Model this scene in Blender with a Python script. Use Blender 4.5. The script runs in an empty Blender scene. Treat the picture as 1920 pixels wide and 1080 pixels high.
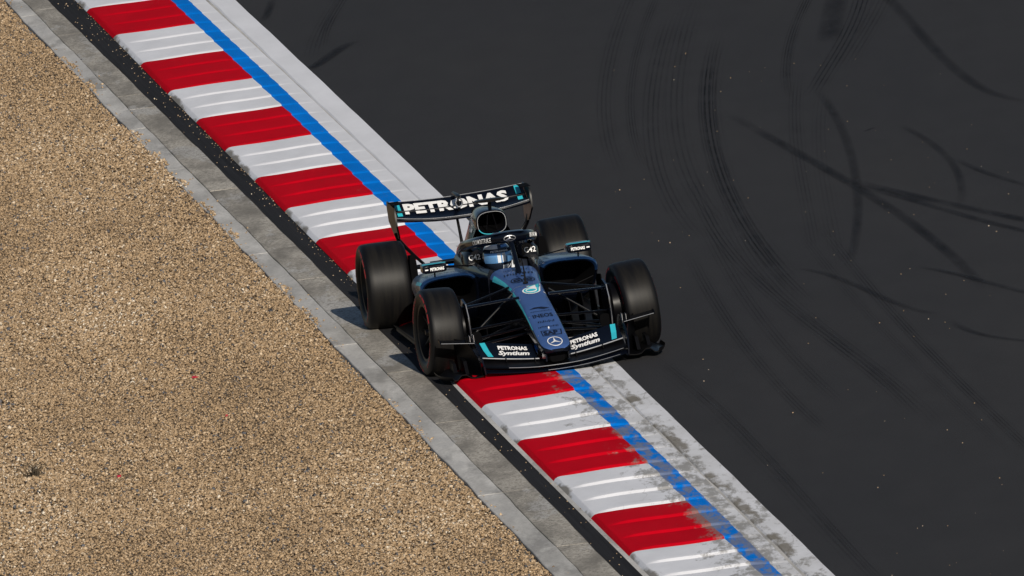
import bpy, math, random
import numpy as np
from mathutils import Vector, Matrix
random.seed(7)
rng = np.random.default_rng(7)
PI = math.pi
scene = bpy.context.scene
C = scene.collection

# ------------------------------------------------------------------ camera
PITCH, ROLL, YAW, FPX, OX, OY, DIST = 0.12950015, 0.12707988, 0.13570483, 41387.35, 1003.627, 583.946, 180.0
FWD = np.array([0, math.cos(PITCH), -math.sin(PITCH)])
R0 = np.array([1.0, 0, 0])
U0 = np.cross(R0, FWD)
CAM = np.array([0, 0, 0.4]) - DIST * FWD
CR, SR = math.cos(ROLL), math.sin(ROLL)

def ray(px, py):
    X, Y = px - OX, py - OY
    x, y = CR * X - SR * Y, SR * X + CR * Y
    return FWD + x / FPX * R0 - y / FPX * U0

def ground(px, py, z=0.0):
    d = ray(px, py)
    p = CAM + d * ((z - CAM[2]) / d[2])
    return float(p[0]), float(p[1])

cd = bpy.data.cameras.new('camera')
cam = bpy.data.objects.new('camera', cd)
C.objects.link(cam)
fw = ray(960, 540); fw /= np.linalg.norm(fw)
rt = ray(1060, 540) - ray(960, 540)
rt -= fw * rt.dot(fw); rt /= np.linalg.norm(rt)
up = np.cross(rt, fw)
M = Matrix(((rt[0], up[0], -fw[0], CAM[0]), (rt[1], up[1], -fw[1], CAM[1]), (rt[2], up[2], -fw[2], CAM[2]), (0, 0, 0, 1)))
cam.matrix_world = M
cd.sensor_width = 36.0
cd.lens = FPX / 1920 * 36.0
cd.clip_start = 1.0
cd.clip_end = 6000
scene.camera = cam

# ------------------------------------------------------------------ light
sun_to = Vector((0.45, -2.1, 1.0)).normalized()
elev = math.asin(sun_to.z)
azim = math.atan2(sun_to.x, sun_to.y)      # clockwise from +Y
w = bpy.data.worlds.new('World'); scene.world = w; w.use_nodes = True
nt = w.node_tree; nt.nodes.clear()
sky = nt.nodes.new('ShaderNodeTexSky'); sky.sky_type = 'NISHITA'; sky.sun_disc = False
sky.sun_elevation = elev; sky.sun_rotation = azim
sky.air_density = 1.0; sky.dust_density = 0.6; sky.ozone_density = 2.0
bg = nt.nodes.new('ShaderNodeBackground'); bg.inputs[1].default_value = 0.055
wo = nt.nodes.new('ShaderNodeOutputWorld')
nt.links.new(sky.outputs[0], bg.inputs[0]); nt.links.new(bg.outputs[0], wo.inputs[0])
sd = bpy.data.lights.new('sun', 'SUN'); sd.energy = 4.6; sd.angle = math.radians(0.5); sd.color = (1.0, 0.92, 0.80)
so = bpy.data.objects.new('sun', sd); C.objects.link(so)
so.rotation_euler = (-sun_to).to_track_quat('-Z', 'Y').to_euler()
so.location = (10, -40, 30)
vs = scene.view_settings
vs.view_transform = 'Standard'; vs.look = 'None'; vs.gamma = 1.0; vs.use_curve_mapping = False
vs.exposure = 0.0
scene.cycles.transparent_max_bounces = 32

# ------------------------------------------------------------------ materials
class Mat:
    def __init__(s, name):
        s.m = bpy.data.materials.new(name); s.m.use_nodes = True
        s.t = s.m.node_tree; s.b = s.t.nodes['Principled BSDF']; s.out = s.t.nodes['Material Output']
    def n(s, kind, **kw):
        x = s.t.nodes.new(kind)
        for k, v in kw.items():
            if k.startswith('i_'):
                x.inputs[k[2:].replace('_', ' ')].default_value = v
            else:
                setattr(x, k, v)
        return x
    def l(s, a, b): s.t.links.new(a, b)
    def set(s, **kw):
        for k, v in kw.items(): s.b.inputs[k.replace('_', ' ')].default_value = v
    def attr(s, name):
        return s.n('ShaderNodeAttribute', attribute_name=name)
    def pos(s, scale=(1, 1, 1)):
        g = s.n('ShaderNodeNewGeometry'); m = s.n('ShaderNodeMapping'); m.inputs['Scale'].default_value = scale
        s.l(g.outputs['Position'], m.inputs['Vector']); return m.outputs[0]
    def noise(s, scale, detail=4, rough=0.6, vec=None):
        x = s.n('ShaderNodeTexNoise'); x.inputs['Scale'].default_value = scale
        x.inputs['Detail'].default_value = detail; x.inputs['Roughness'].default_value = rough
        if vec is None: vec = s.pos()
        s.l(vec, x.inputs['Vector']); return x.outputs['Fac']
    def ramp(s, fac, stops, interp='LINEAR'):
        r = s.n('ShaderNodeValToRGB'); cr = r.color_ramp; cr.interpolation = interp
        while len(cr.elements) < len(stops): cr.elements.new(0.5)
        for e, (p, c) in zip(cr.elements, stops):
            e.position = p; e.color = (c[0], c[1], c[2], 1) if not isinstance(c, (int, float)) else (c, c, c, 1)
        s.l(fac, r.inputs[0]); return r.outputs[0]
    def mix(s, fac, a, b, mode='MIX'):
        x = s.n('ShaderNodeMix', data_type='RGBA', blend_type=mode)
        if isinstance(fac, (int, float)): x.inputs[0].default_value = fac
        else: s.l(fac, x.inputs[0])
        for i, v in ((6, a), (7, b)):
            if isinstance(v, (tuple, list)): x.inputs[i].default_value = (*v[:3], 1)
            else: s.l(v, x.inputs[i])
        return x.outputs[2]
    def math(s, op, a, b=None, clamp=False):
        x = s.n('ShaderNodeMath', operation=op, use_clamp=clamp)
        for i, v in ((0, a), (1, b)):
            if v is None: continue
            if isinstance(v, (int, float)): x.inputs[i].default_value = v
            else: s.l(v, x.inputs[i])
        return x.outputs[0]
    def bump(s, h, strength=0.5, dist=0.01):
        x = s.n('ShaderNodeBump'); x.inputs['Strength'].default_value = strength; x.inputs['Distance'].default_value = dist
        s.l(h, x.inputs['Height']); s.l(x.outputs[0], s.b.inputs['Normal'])
    def col(s, c): s.l(c, s.b.inputs['Base Color'])

def simple(name, col, rough=0.5, metal=0.0, coat=0.0, spec=0.5, mottled=0.0):
    m = Mat(name); m.set(Roughness=rough, Metallic=metal)
    m.b.inputs['Coat Weight'].default_value = coat; m.b.inputs['Coat Roughness'].default_value = 0.08
    m.b.inputs['Specular IOR Level'].default_value = spec
    m.b.inputs['Base Color'].default_value = (*col, 1)
    tc = m.n('ShaderNodeTexCoord')
    f = m.noise(9.0, 4, 0.6, tc.outputs['Object'])
    c = m.mix(f, tuple(x * (1 - 0.18 - mottled) for x in col), tuple(min(1, x * (1.18 + mottled)) for x in col))
    m.col(c)
    r = m.math('MULTIPLY_ADD', f, 0.16); r.node.inputs[2].default_value = max(0.02, rough - 0.08)
    m.l(r, m.b.inputs['Roughness'])
    return m.m

MT = {}
MT['black_paint'] = simple('black_paint', (0.0020, 0.0030, 0.0066), 0.20, 0.0, 0.10, 0.30)
MT['blue_sheen_paint'] = simple('blue_sheen_paint', (0.052, 0.112, 0.300), 0.40, 0.3, 0.25, 0.4)  # nose-top blue, with some of the sky's reflection put into the colour
MT['navy_sheen_paint'] = simple('navy_sheen_paint', (0.012, 0.040, 0.118), 0.28, 0.3, 0.3, 0.4)  # sky reflection on the sidepod tops is put into this navy
MT['carbon'] = simple('carbon', (0.0022, 0.0022, 0.0030), 0.36, 0.0, 0.0, 0.13)
MT['matte_black'] = simple('matte_black', (0.002, 0.002, 0.0025), 0.85, 0, 0, 0.05)
MT['white_paint'] = simple('white_paint', (0.78, 0.78, 0.78), 0.45)
MT['cyan_paint'] = simple('cyan_paint', (0.03, 0.42, 0.52), 0.4)
MT['dark_print'] = simple('dark_print', (0.006, 0.010, 0.026), 0.5, 0, 0, 0.2)
MT['silver'] = simple('silver', (0.45, 0.46, 0.48), 0.35, 0.7)
MT['rim_metal'] = simple('rim_metal', (0.006, 0.006, 0.0066), 0.45, 0.0, 0.0, 0.3)
MT['red_print'] = simple('red_print', (0.42, 0.012, 0.02), 0.6)
MT['suit'] = simple('suit', (0.010, 0.013, 0.022), 0.85, 0, 0, 0.2)
MT['suit_white'] = simple('suit_white', (0.6, 0.63, 0.68), 0.8)
MT['visor'] = simple('visor', (0.12, 0.30, 0.60), 0.22, 0.4, 0.6)
MT['helmet_paint'] = simple('helmet_paint', (0.014, 0.020, 0.036), 0.22, 0.2, 1.0)
MT['red_scrap'] = simple('red_scrap', (0.5, 0.02, 0.05), 0.5)
MT['dry_stem'] = simple('dry_stem', (0.06, 0.045, 0.028), 0.9)
MT['mirror_glass'] = simple('mirror_glass', (0.7, 0.7, 0.72), 0.05, 1.0)

def rubber():
    m = Mat('tyre_rubber'); m.set(Roughness=0.48); m.b.inputs['Specular IOR Level'].default_value = 0.20
    tc = m.n('ShaderNodeTexCoord')
    mp = m.n('ShaderNodeMapping'); mp.inputs['Scale'].default_value = (26, 2.2, 2.2); m.l(tc.outputs['Object'], mp.inputs[0])
    f = m.noise(1.0, 5, 0.6, mp.outputs[0])
    a = m.attr('tread').outputs['Fac']
    k = m.math('MULTIPLY', m.ramp(f, [(0.40, 0.15), (0.66, 1.0)]), a)
    m.col(m.mix(k, (0.0036, 0.0036, 0.0043), (0.0108, 0.0098, 0.0086)))
    f2 = m.noise(160, 2, 0.5, tc.outputs['Object']); m.bump(f2, 0.25, 0.002)
    return m.m
MT['rubber'] = rubber()

def asphalt(name, base, warm=0.0):
    m = Mat(name); m.set(Roughness=0.9); m.b.inputs['Specular IOR Level'].default_value = 0.12
    big = m.noise(0.35, 3, 0.5, m.pos((1.0, 0.25, 1))); mid = m.noise(3.0, 4, 0.6, m.pos((1, .3, 1))); fine = m.noise(70, 4, 0.8)
    c1 = (base[0] * .58, base[1] * .62, base[2] * .72); c2 = (base[0] * 1.50, base[1] * 1.40, base[2] * 1.22)
    c = m.mix(big, c1, c2)
    c = m.mix(0.5, c, m.ramp(mid, [(0.3, 0.35), (0.7, 0.62)]), 'OVERLAY')
    c = m.mix(m.ramp(fine, [(0.35, 0), (0.75, 1)]), c, tuple(x * 1.75 for x in base))
    if name == 'asphalt_strip':
        vm = m.n('ShaderNodeVectorRotate', rotation_type='Z_AXIS'); vm.inputs['Angle'].default_value = -0.105
        g_ = m.n('ShaderNodeNewGeometry'); m.l(g_.outputs['Position'], vm.inputs['Vector'])
        mp_ = m.n('ShaderNodeMapping'); mp_.inputs['Scale'].default_value = (38, 0.35, 1); m.l(vm.outputs[0], mp_.inputs[0])
        c = m.mix(1.0, c, m.ramp(m.noise(1.0, 3, 0.6, mp_.outputs[0]), [(0.3, 0.55), (0.7, 1.0)]), 'MULTIPLY')
    m.col(c); m.bump(fine, 0.45, 0.006)
    return m.m
MT['asphalt'] = asphalt('asphalt', (0.0240, 0.0240, 0.0264))
MT['asphalt_strip'] = asphalt('asphalt_strip', (0.0175, 0.0175, 0.020))

def concrete(name, base, patch, speck):
    m = Mat(name); m.set(Roughness=0.9); m.b.inputs['Specular IOR Level'].default_value = 0.15
    oi = m.n('ShaderNodeObjectInfo')
    sh = m.n('ShaderNodeVectorMath', operation='ADD'); sc = m.n('ShaderNodeVectorMath', operation='SCALE'); sc.inputs['Scale'].default_value = 7
    cb = m.n('ShaderNodeCombineXYZ'); m.l(oi.outputs['Random'], cb.inputs[0]); m.l(cb.outputs[0], sc.inputs[0])
    m.l(m.pos((1, 0.28, 1)), sh.inputs[0]); m.l(sc.outputs[0], sh.inputs[1])
    a = m.noise(3.2, 6, 0.62, sh.outputs[0]); fine = m.noise(42, 3, 0.8)
    dark = tuple(x * patch for x in base)
    c = m.mix(m.ramp(a, [(0.36, 0), (0.62, 1)]), dark, base)
    tone = m.math('MULTIPLY_ADD', oi.outputs['Random'], 0.30); tone.node.inputs[2].default_value = 0.84
    c = m.mix(1.0, c, m.ramp(tone, [(0, 0), (1, 1)]), 'MULTIPLY')
    st_ = m.noise(1.1, 6, 0.66, m.pos((1.3, 0.35, 1)))
    c = m.mix(m.math('MULTIPLY', m.ramp(st_, [(0.53, 0), (0.57, 1)]), 0.75), c, (0.47, 0.462, 0.45))
    st2 = m.noise(0.9, 6, 0.7, m.pos((2.0, 0.6, 1)))
    c = m.mix(m.math('MULTIPLY', m.ramp(st2, [(0.53, 0), (0.62, 1)]), 0.7), c, tuple(x * 0.42 for x in base))
    c = m.mix(m.ramp(fine, [(0.36, speck), (0.55, 0)]), c, tuple(x * 0.34 for x in base))
    m.col(c); m.bump(fine, 0.6, 0.008)
    return m.m
MT['concrete'] = concrete('concrete', (0.60, 0.585, 0.56), 0.66, 0.3)
MT['rough_concrete'] = concrete('rough_concrete', (0.50, 0.465, 0.41), 0.46, 1.0)

def kerb_mat(name, first):
    m = Mat(name); m.set(Roughness=0.8); m.b.inputs['Specular IOR Level'].default_value = 0.015
    u = m.attr('u').outputs['Fac']; dirt = m.attr('dirt').outputs['Fac']
    wob = m.noise(9.0, 4, 0.6, m.pos((1, .3, 1))); wu = m.math('MULTIPLY_ADD', wob, 0.022); m.l(u, wu.node.inputs[2])
    wu = m.math('SUBTRACT', wu, 0.011)
    st = lambda e: m.math('MULTIPLY', m.math('SUBTRACT', wu, e), 260.0, True)
    white = (0.765, 0.775, 0.82); blue = (0.002, 0.200, 0.74)
    tone = m.noise(2.2, 5, 0.65, m.pos((1, 0.3, 1)))
    c1 = m.mix(m.ramp(tone, [(0.3, 0), (0.7, 1)]), tuple(x * 0.86 for x in first), first)
    c2 = m.mix(m.ramp(tone, [(0.3, 0), (0.7, 1)]), tuple(x * 0.8 for x in blue), blue)
    c3 = m.mix(m.ramp(tone, [(0.3, 0), (0.7, 1)]), tuple(x * 0.88 for x in white), white)
    c = m.mix(st(1.0), c1, c2); c = m.mix(st(1.205), c, c3)
    c = m.mix(m.math('MULTIPLY', m.math('MULTIPLY', dirt, m.math('MULTIPLY', st(1.205), 0.45)), m.ramp(m.noise(3.0, 5, 0.7, m.pos((1.0, .4, 1))), [(0.3, 0.2), (0.65, 1.0)])), c, (0.36, 0.35, 0.33))
    # rubber scuffing where cars run over the kerb, chipped paint at the outer edge
    n1 = m.noise(6.5, 7, 0.68, m.pos((0.95, 0.26, 1))); n2 = m.noise(26.0, 5, 0.75, m.pos((0.8, 0.16, 1)))
    s = m.math('ADD', m.math('MULTIPLY', n1, 0.7), m.math('MULTIPLY', n2, 0.3))
    thr = m.math('SUBTRACT', s, m.math('SUBTRACT', 0.725, m.math('MULTIPLY', dirt, 0.275)))
    k = m.math('MULTIPLY', thr, 13.0, True); k = m.math('MULTIPLY', k, 0.74)
    c = m.mix(k, c, m.mix(n2, (0.10, 0.097, 0.09), (0.30, 0.288, 0.265)))
    n3 = m.noise(1.4, 4, 0.6, m.pos((1.0, 0.6, 1)))
    e3 = m.math('MULTIPLY', m.attr('edge').outputs['Fac'], m.ramp(n3, [(0.34, 0.35), (0.62, 1.12)]))
    chip = m.math('MULTIPLY', m.math('SUBTRACT', m.math('ADD', m.math('MULTIPLY', m.math('ADD', n1, n2), 0.5), e3), 0.98), 5.0, True)
    c = m.mix(m.math('MULTIPLY', chip, 0.85), c, m.mix(n1, (0.10, 0.085, 0.062), (0.27, 0.25, 0.215)))
    # hairline cracks in the old paint
    vo = m.n('ShaderNodeTexVoronoi', feature='DISTANCE_TO_EDGE'); vo.inputs['Scale'].default_value = 3.3
    vv = m.n('ShaderNodeVectorMath', operation='ADD'); nz = m.n('ShaderNodeTexNoise'); nz.inputs['Scale'].default_value = 6
    m.l(m.pos((1.0, .35, 1)), nz.inputs['Vector']); m.l(m.pos((1.0, .35, 1)), vv.inputs[0])
    sc3 = m.n('ShaderNodeVectorMath', operation='SCALE'); sc3.inputs['Scale'].default_value = 0.22; m.l(nz.outputs['Color'], sc3.inputs[0]); m.l(sc3.outputs[0], vv.inputs[1]); m.l(vv.outputs[0], vo.inputs['Vector'])
    cr = m.math('MULTIPLY', m.math('SUBTRACT', 1.0, m.math('MULTIPLY', vo.outputs['Distance'], 55.0, True), True), m.math('MULTIPLY', m.math('SUBTRACT', n3, m.math('SUBTRACT', 0.62, m.math('MULTIPLY', dirt, 0.12))), 5.0, True))
    c = m.mix(m.math('MULTIPLY', cr, 0.7), c, (0.13, 0.12, 0.10))
    m.col(c); m.bump(m.noise(60, 4, 0.7), 0.35, 0.006)
    return m.m
MT['kerb_red'] = kerb_mat('kerb_red', (0.54, 0.002, 0.012))
MT['kerb_white'] = kerb_mat('kerb_white', (0.765, 0.775, 0.82))

def gravel_stone():
    m = Mat('gravel_stone'); m.set(Roughness=0.92); m.b.inputs['Specular IOR Level'].default_value = 0.15
    a = m.attr('tone').outputs['Fac']
    c = m.ramp(a, [(0.0, (0.045, 0.046, 0.052)), (0.055, (0.11, 0.115, 0.13)), (0.10, (0.16, 0.115, 0.075)), (0.40, (0.305, 0.210, 0.122)),
                   (0.75, (0.425, 0.305, 0.188)), (0.93, (0.55, 0.43, 0.30)), (1.0, (0.66, 0.58, 0.47))])
    m.col(c)
    return m.m
MT['gravel_stone'] = gravel_stone()
def gravel_bed():
    m = Mat('gravel_bed'); m.set(Roughness=0.95); m.b.inputs['Specular IOR Level'].default_value = 0.1
    f = m.noise(38, 4, 0.7)
    m.col(m.ramp(f, [(0.3, (0.10, 0.07, 0.045)), (0.5, (0.28, 0.20, 0.125)), (0.7, (0.42, 0.32, 0.21))])); m.bump(f, 0.8, 0.02)
    return m.m
MT['gravel_bed'] = gravel_bed()

def skid(name, grooved):
    m = Mat(name); m.set(Roughness=0.8); m.b.inputs['Specular IOR Level'].default_value = 0.12
    m.b.inputs['Base Color'].default_value = (0.011, 0.0115, 0.015, 1)
    u = m.attr('u').outputs['Fac']; s = m.attr('s').outputs['Fac']; st = m.attr('strength').outputs['Fac']
    e = m.math('SUBTRACT', 1.0, m.math('POWER', m.math('ABSOLUTE', u), 2.0))
    ends = m.math('MULTIPLY', m.math('MULTIPLY', s, m.math('SUBTRACT', 1.0, s)), 7.0, True)
    n = m.noise(2.2, 5, 0.65, m.pos((1.6, 0.4, 1)))
    a = m.math('MULTIPLY', m.math('MULTIPLY', e, ends), m.ramp(n, [(0.28, 0.15), (0.62, 1.0)]))
    if grooved:
        g = m.math('SINE', m.math('MULTIPLY', u, 15.5))
        a = m.math('MULTIPLY', a, m.ramp(g, [(0.1, 0.12), (0.9, 1.0)]))
    a = m.math('MULTIPLY', a, m.math('MULTIPLY', st, 0.70), True)
    m.l(a, m.b.inputs['Alpha'])
    return m.m
MT['skid'] = skid('skid', False); MT['skid_grooved'] = skid('skid_grooved', True)

# ------------------------------------------------------------------ mesh helpers
def link(name, me, parent=None):
    o = bpy.data.objects.new(name, me); C.objects.link(o)
    if parent is not None: o.parent = parent
    return o
def empty(name, loc=(0, 0, 0), rz=0, parent=None):
    o = bpy.data.objects.new(name, None); C.objects.link(o); o.location = loc; o.rotation_euler = (0, 0, rz)
    o.empty_display_size = 0.2
    if parent is not None: o.parent = parent
    return o
def tag(o, label=None, cat=None, group=None, kind=None):
    if label: o['label'] = label
    if cat: o['category'] = cat
    if group: o['group'] = group
    if kind: o['kind'] = kind
    return o

class MB:
    def __init__(s): s.v = []; s.f = []; s.mi = []
    def add(s, verts, faces, mi=0):
        b = len(s.v); s.v += [tuple(map(float, p)) for p in verts]
        s.f += [tuple(i + b for i in f) for f in faces]; s.mi += [mi] * len(faces); return b
    def loft(s, rings, closed=True, cap=True, mi=0, mifn=None):
        n = len(rings[0]); verts = [p for r in rings for p in r]; b = len(s.v)
        s.v += [tuple(map(float, p)) for p in verts]
        for i in range(len(rings) - 1):
            for j in range(n if closed else n - 1):
                k = (j + 1) % n
                s.f.append((b + i * n + j, b + i * n + k, b + (i + 1) * n + k, b + (i + 1) * n + j))
                s.mi.append(mifn(i, j) if mifn else mi)
        if cap and closed:
            s.f.append(tuple(b + j for j in range(n))[::-1]); s.mi.append(mi)
            s.f.append(tuple(b + (len(rings) - 1) * n + j for j in range(n))); s.mi.append(mi)
        return s
    def box(s, c, d, mi=0):
        x, y, z = c; a, b, e = d[0] / 2, d[1] / 2, d[2] / 2
        vv = [(x + i * a, y + j * b, z + k * e) for k in (-1, 1) for j in (-1, 1) for i in (-1, 1)]
        s.add(vv, [(0, 2, 3, 1), (4, 5, 7, 6), (0, 1, 5, 4), (2, 6, 7, 3), (0, 4, 6, 2), (1, 3, 7, 5)], mi); return s
    def tube(s, pts, rad, seg=10, flat=1.0, mi=0, upv=(0, 0, 1)):
        """path swept by an ellipse; rad along the in-plane side, rad*flat along upv"""
        pts = [Vector(p) for p in pts]; rings = []
        rads = rad if isinstance(rad, (list, tuple)) else [rad] * len(pts)
        for i, p in enumerate(pts):
            t = (pts[min(i + 1, len(pts) - 1)] - pts[max(i - 1, 0)]).normalized()
            a = t.cross(Vector(upv))
            if a.length < 1e-3: a = t.cross(Vector((0, 1, 0)))
            a.normalize(); b = a.cross(t).normalized()
            rings.append([p + a * (rads[i] * math.cos(q)) + b * (rads[i] * flat * math.sin(q)) for q in [2 * PI * k / seg for k in range(seg)]])
        return s.loft(rings, mi=mi)
    def revolve(s, prof, seg=48, axis_x=True, mi=0, close=True):
        """prof: list of (radius, x); spun round the X axis"""
        rings = []
        for k in range(seg):
            a = 2 * PI * k / seg
            rings.append([(x, r * math.cos(a), r * math.sin(a)) for r, x in prof])
        b = len(s.v); n = len(prof)
        s.v += [p for r in rings for p in r]
        for k in range(seg):
            k2 = (k + 1) % seg
            for j in range(n if close else n - 1):
                j2 = (j + 1) % n
                s.f.append((b + k * n + j, b + k * n + j2, b + k2 * n + j2, b + k2 * n + j)); s.mi.append(mi)
        return s
    def build(s, name, mat, parent=None, smooth=True, angle=40, attrs=None):
        me = bpy.data.meshes.new(name); me.from_pydata(s.v, [], s.f); me.validate(); me.update()
        mats = mat if isinstance(mat, (list, tuple)) else [mat]
        for m in mats: me.materials.append(MT[m] if isinstance(m, str) else m)
        if len(mats) > 1: me.polygons.foreach_set('material_index', s.mi)
        import bmesh
        bm = bmesh.new(); bm.from_mesh(me); bmesh.ops.recalc_face_normals(bm, faces=bm.faces); bm.to_mesh(me); bm.free()
        if smooth:
            me.polygons.foreach_set('use_smooth', [True] * len(me.polygons)); me.set_sharp_from_angle(angle=math.radians(angle))
        if attrs:
            for k, vals in attrs.items():
                a = me.attributes.new(k, 'FLOAT', 'POINT'); a.data.foreach_set('value', vals)
        return link(name, me, parent)

def sheet(name, rows, mat, parent=None, attrs=None):
    """rows: list of equally long point lists"""
    m = MB(); n = len(rows[0])
    m.add([p for r in rows for p in r], [(i * n + j, i * n + j + 1, (i + 1) * n + j + 1, (i + 1) * n + j) for i in range(len(rows) - 1) for j in range(n - 1)])
    me = bpy.data.meshes.new(name); me.from_pydata(m.v, [], m.f); me.materials.append(MT[mat])
    import bmesh
    bm = bmesh.new(); bm.from_mesh(me); bmesh.ops.recalc_face_normals(bm, faces=bm.faces)
    if sum(f.normal.z for f in bm.faces) < 0: bmesh.ops.reverse_faces(bm, faces=bm.faces)
    bm.to_mesh(me); bm.free()
    if attrs:
        for k, vals in attrs.items():
            a = me.attributes.new(k, 'FLOAT', 'POINT'); a.data.foreach_set('value', vals)
    return link(name, me, parent)

_tc = {}
def text_geo(txt, bold=0.0, shear=0.0):
    """triangulated 2-D outline of a string, height of capitals 1, x centred"""
    key = (txt, bold, shear)
    if key in _tc: return _tc[key]
    cu = bpy.data.curves.new('t', 'FONT'); cu.body = txt; cu.size = 1.0; cu.offset = bold; cu.shear = shear; cu.resolution_u = 2
    o = bpy.data.objects.new('t', cu); C.objects.link(o)
    dg = bpy.context.evaluated_depsgraph_get(); ev = o.evaluated_get(dg); me = ev.to_mesh(); me.calc_loop_triangles()
    v = np.array([p.co[:2] for p in me.vertices]); f = [tuple(t.vertices) for t in me.loop_triangles]
    ev.to_mesh_clear(); bpy.data.objects.remove(o); bpy.data.curves.remove(cu)
    v[:, 0] -= (v[:, 0].min() + v[:, 0].max()) / 2
    v[:, 1] -= v[:, 1].min(); h = v[:, 1].max()
    v /= h
    _tc[key] = (v, f); return v, f
def lettering(name, txt, surf, width, height, mat, parent, bold=0.02, shear=0.0):
    """surf(u, v) -> point; u across in metres from the middle, v up in metres from the base line"""
    v, f = text_geo(txt, bold, shear)
    kx = width / (v[:, 0].max() - v[:, 0].min())
    m = MB(); m.add([surf(p[0] * kx, p[1] * height) for p in v], f)
    return flat_build(m, name, mat, parent)
def flat_build(m, name, mat, parent):
    me = bpy.data.meshes.new(name); me.from_pydata(m.v, [], m.f); me.materials.append(MT[mat]); return link(name, me, parent)
def plane_surf(o, ux, uy):
    o, ux, uy = Vector(o), Vector(ux).normalized(), Vector(uy).normalized()
    return lambda u, v: tuple(o + ux * u + uy * v)
def ring2d(r0, r1, n=28, a0=0, a1=2 * PI):
    vs_, fs_ = [], []
    for i in range(n + 1):
        a = a0 + (a1 - a0) * i / n
        vs_ += [(r0 * math.cos(a), r0 * math.sin(a)), (r1 * math.cos(a), r1 * math.sin(a))]
    for i in range(n): fs_.append((2 * i, 2 * i + 1, 2 * i + 3, 2 * i + 2))
    return vs_, fs_
def decal(name, shapes, surf, mat, parent):
    m = MB()
    for v, f in shapes: m.add([surf(*p) for p in v], f)
    return flat_build(m, name, mat, parent)
def star_shapes(r):
    sh = [ring2d(r * 0.88, r, 32)]
    for k in range(3):
        a = PI / 2 + k * 2 * PI / 3
        c, s_ = math.cos(a), math.sin(a); wv = r * 0.15
        sh.append(([(c * r * .9, s_ * r * .9), (-s_ * wv, c * wv), (-c * wv * .4, -s_ * wv * .4), (s_ * wv, -c * wv)], [(0, 1, 2, 3)]))
    return sh

# ------------------------------------------------------------------ setting: the lines of the corner, on the ground
PX = {
 'gravel': (-0.000000, -0.104712, -1.419414), 'rough': (0.000005, -0.1058, -1.2350), 'blackL': (-0.000059, -0.105486, -0.968141),
 'kerbL': (0.000017, -0.105775, -0.775427), 'crack': (-0.000055, -0.103263, 0.304232), 'edge': (-0.000058, -0.102395, 0.521186)}
def lx(n, y):
    a, b, c = PX[n]; return a * y * y + b * y + c
def black_right(y):
    k = min(1.0, max(0.0, (y + 2.0) / 6.0)); k = k * k * (3 - 2 * k)
    return lx('kerbL', y) - 0.062 * (1 - k) + 0.02 * k
def wob(y, s, a): return a * (math.sin(y * 1.7 + s) + 0.6 * math.sin(y * 4.3 + 2 * s) + 0.4 * math.sin(y * 9.1 + 3 * s))

ys_long = list(np.concatenate([np.linspace(-400, -40, 8), np.linspace(-36, 60, 97), np.linspace(70, 900, 14)]))
sheet('ground', [[(x, y, -0.30) for x in (-1500, 0, 1500)] for y in (-1500, 0, 3000)], 'gravel_bed'); tag(bpy.data.objects['ground'], kind='structure')
track = sheet('track', [[(lx('edge', y) + 0.0 + (0 if q == 0 else q), y, 0.0) for q in (-0.06, 1, 3, 6, 12, 40, 300)] for y in ys_long], 'asphalt'); tag(track, kind='structure')
def gz(x, y): return -0.012 + 0.012 * math.sin(x * 1.9 + y * .6) * math.sin(y * .45 - x) + 0.006 * math.sin(x * 6 + 1.3 * y)
gys = list(np.arange(-40, 60.1, 0.5))
gravel_bed_o = sheet('gravel_bed', [[(lx('gravel', y) + 0.05 - q, y, gz(lx('gravel', y) - q, y) - 0.012) for q in (0, .25, .5, .75, 1, 1.25, 1.5, 2, 2.5, 3, 3.5, 4, 5, 6, 8, 14, 60, 300)] for y in gys], 'gravel_bed'); tag(gravel_bed_o, kind='structure')

# loose stones: uncountable, one mesh
def stones(name, pts, size, zoff, tone, mat, flat=0.7, parent=None):
    n = len(pts)
    base = np.array([(1, 0, 0), (-1, 0, 0), (0, 1, 0), (0, -1, 0), (0, 0, 1), (0, 0, -1)], float)
    tri = np.array([(0, 2, 4), (2, 1, 4), (1, 3, 4), (3, 0, 4), (2, 0, 5), (1, 2, 5), (3, 1, 5), (0, 3, 5)])
    V = np.repeat(base[None], n, 0) * size[:, None, None] * rng.uniform(0.7, 1.35, (n, 6, 1)) + rng.normal(0, .22, (n, 6, 3)) * size[:, None, None]
    V[:, :, 2] *= flat
    a = rng.uniform(0, 2 * PI, n); b = rng.normal(0, .5, n)
    ca, sa, cb, sb = np.cos(a), np.sin(a), np.cos(b), np.sin(b)
    x, y, z = V[..., 0].copy(), V[..., 1].copy(), V[..., 2].copy()
    y2, z2 = cb[:, None] * y - sb[:, None] * z, sb[:, None] * y + cb[:, None] * z
    V[..., 0] = ca[:, None] * x - sa[:, None] * y2; V[..., 1] = sa[:, None] * x + ca[:, None] * y2; V[..., 2] = z2
    V += pts[:, None, :]; V[..., 2] += zoff
    F = (tri[None] + (np.arange(n) * 6)[:, None, None]).reshape(-1, 3)
    me = bpy.data.meshes.new(name); me.vertices.add(n * 6); me.vertices.foreach_set('co', V.reshape(-1).astype(np.float32))
    me.loops.add(F.size); me.loops.foreach_set('vertex_index', F.reshape(-1).astype(np.int32))
    me.polygons.add(len(F)); me.polygons.foreach_set('loop_start', np.arange(0, F.size, 3, dtype=np.int32)); me.polygons.foreach_set('loop_total', np.full(len(F), 3, np.int32))
    at = me.attributes.new('tone', 'FLOAT', 'POINT'); at.data.foreach_set('value', np.repeat(tone, 6).astype(np.float32))
    me.update(); me.materials.append(MT[mat]); o = link(name, me, parent); tag(o, kind='stuff'); return o
N = 600000
gy = rng.uniform(-19, 37, N); gx = rng.uniform(-5.7, 0.8, N)
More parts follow.
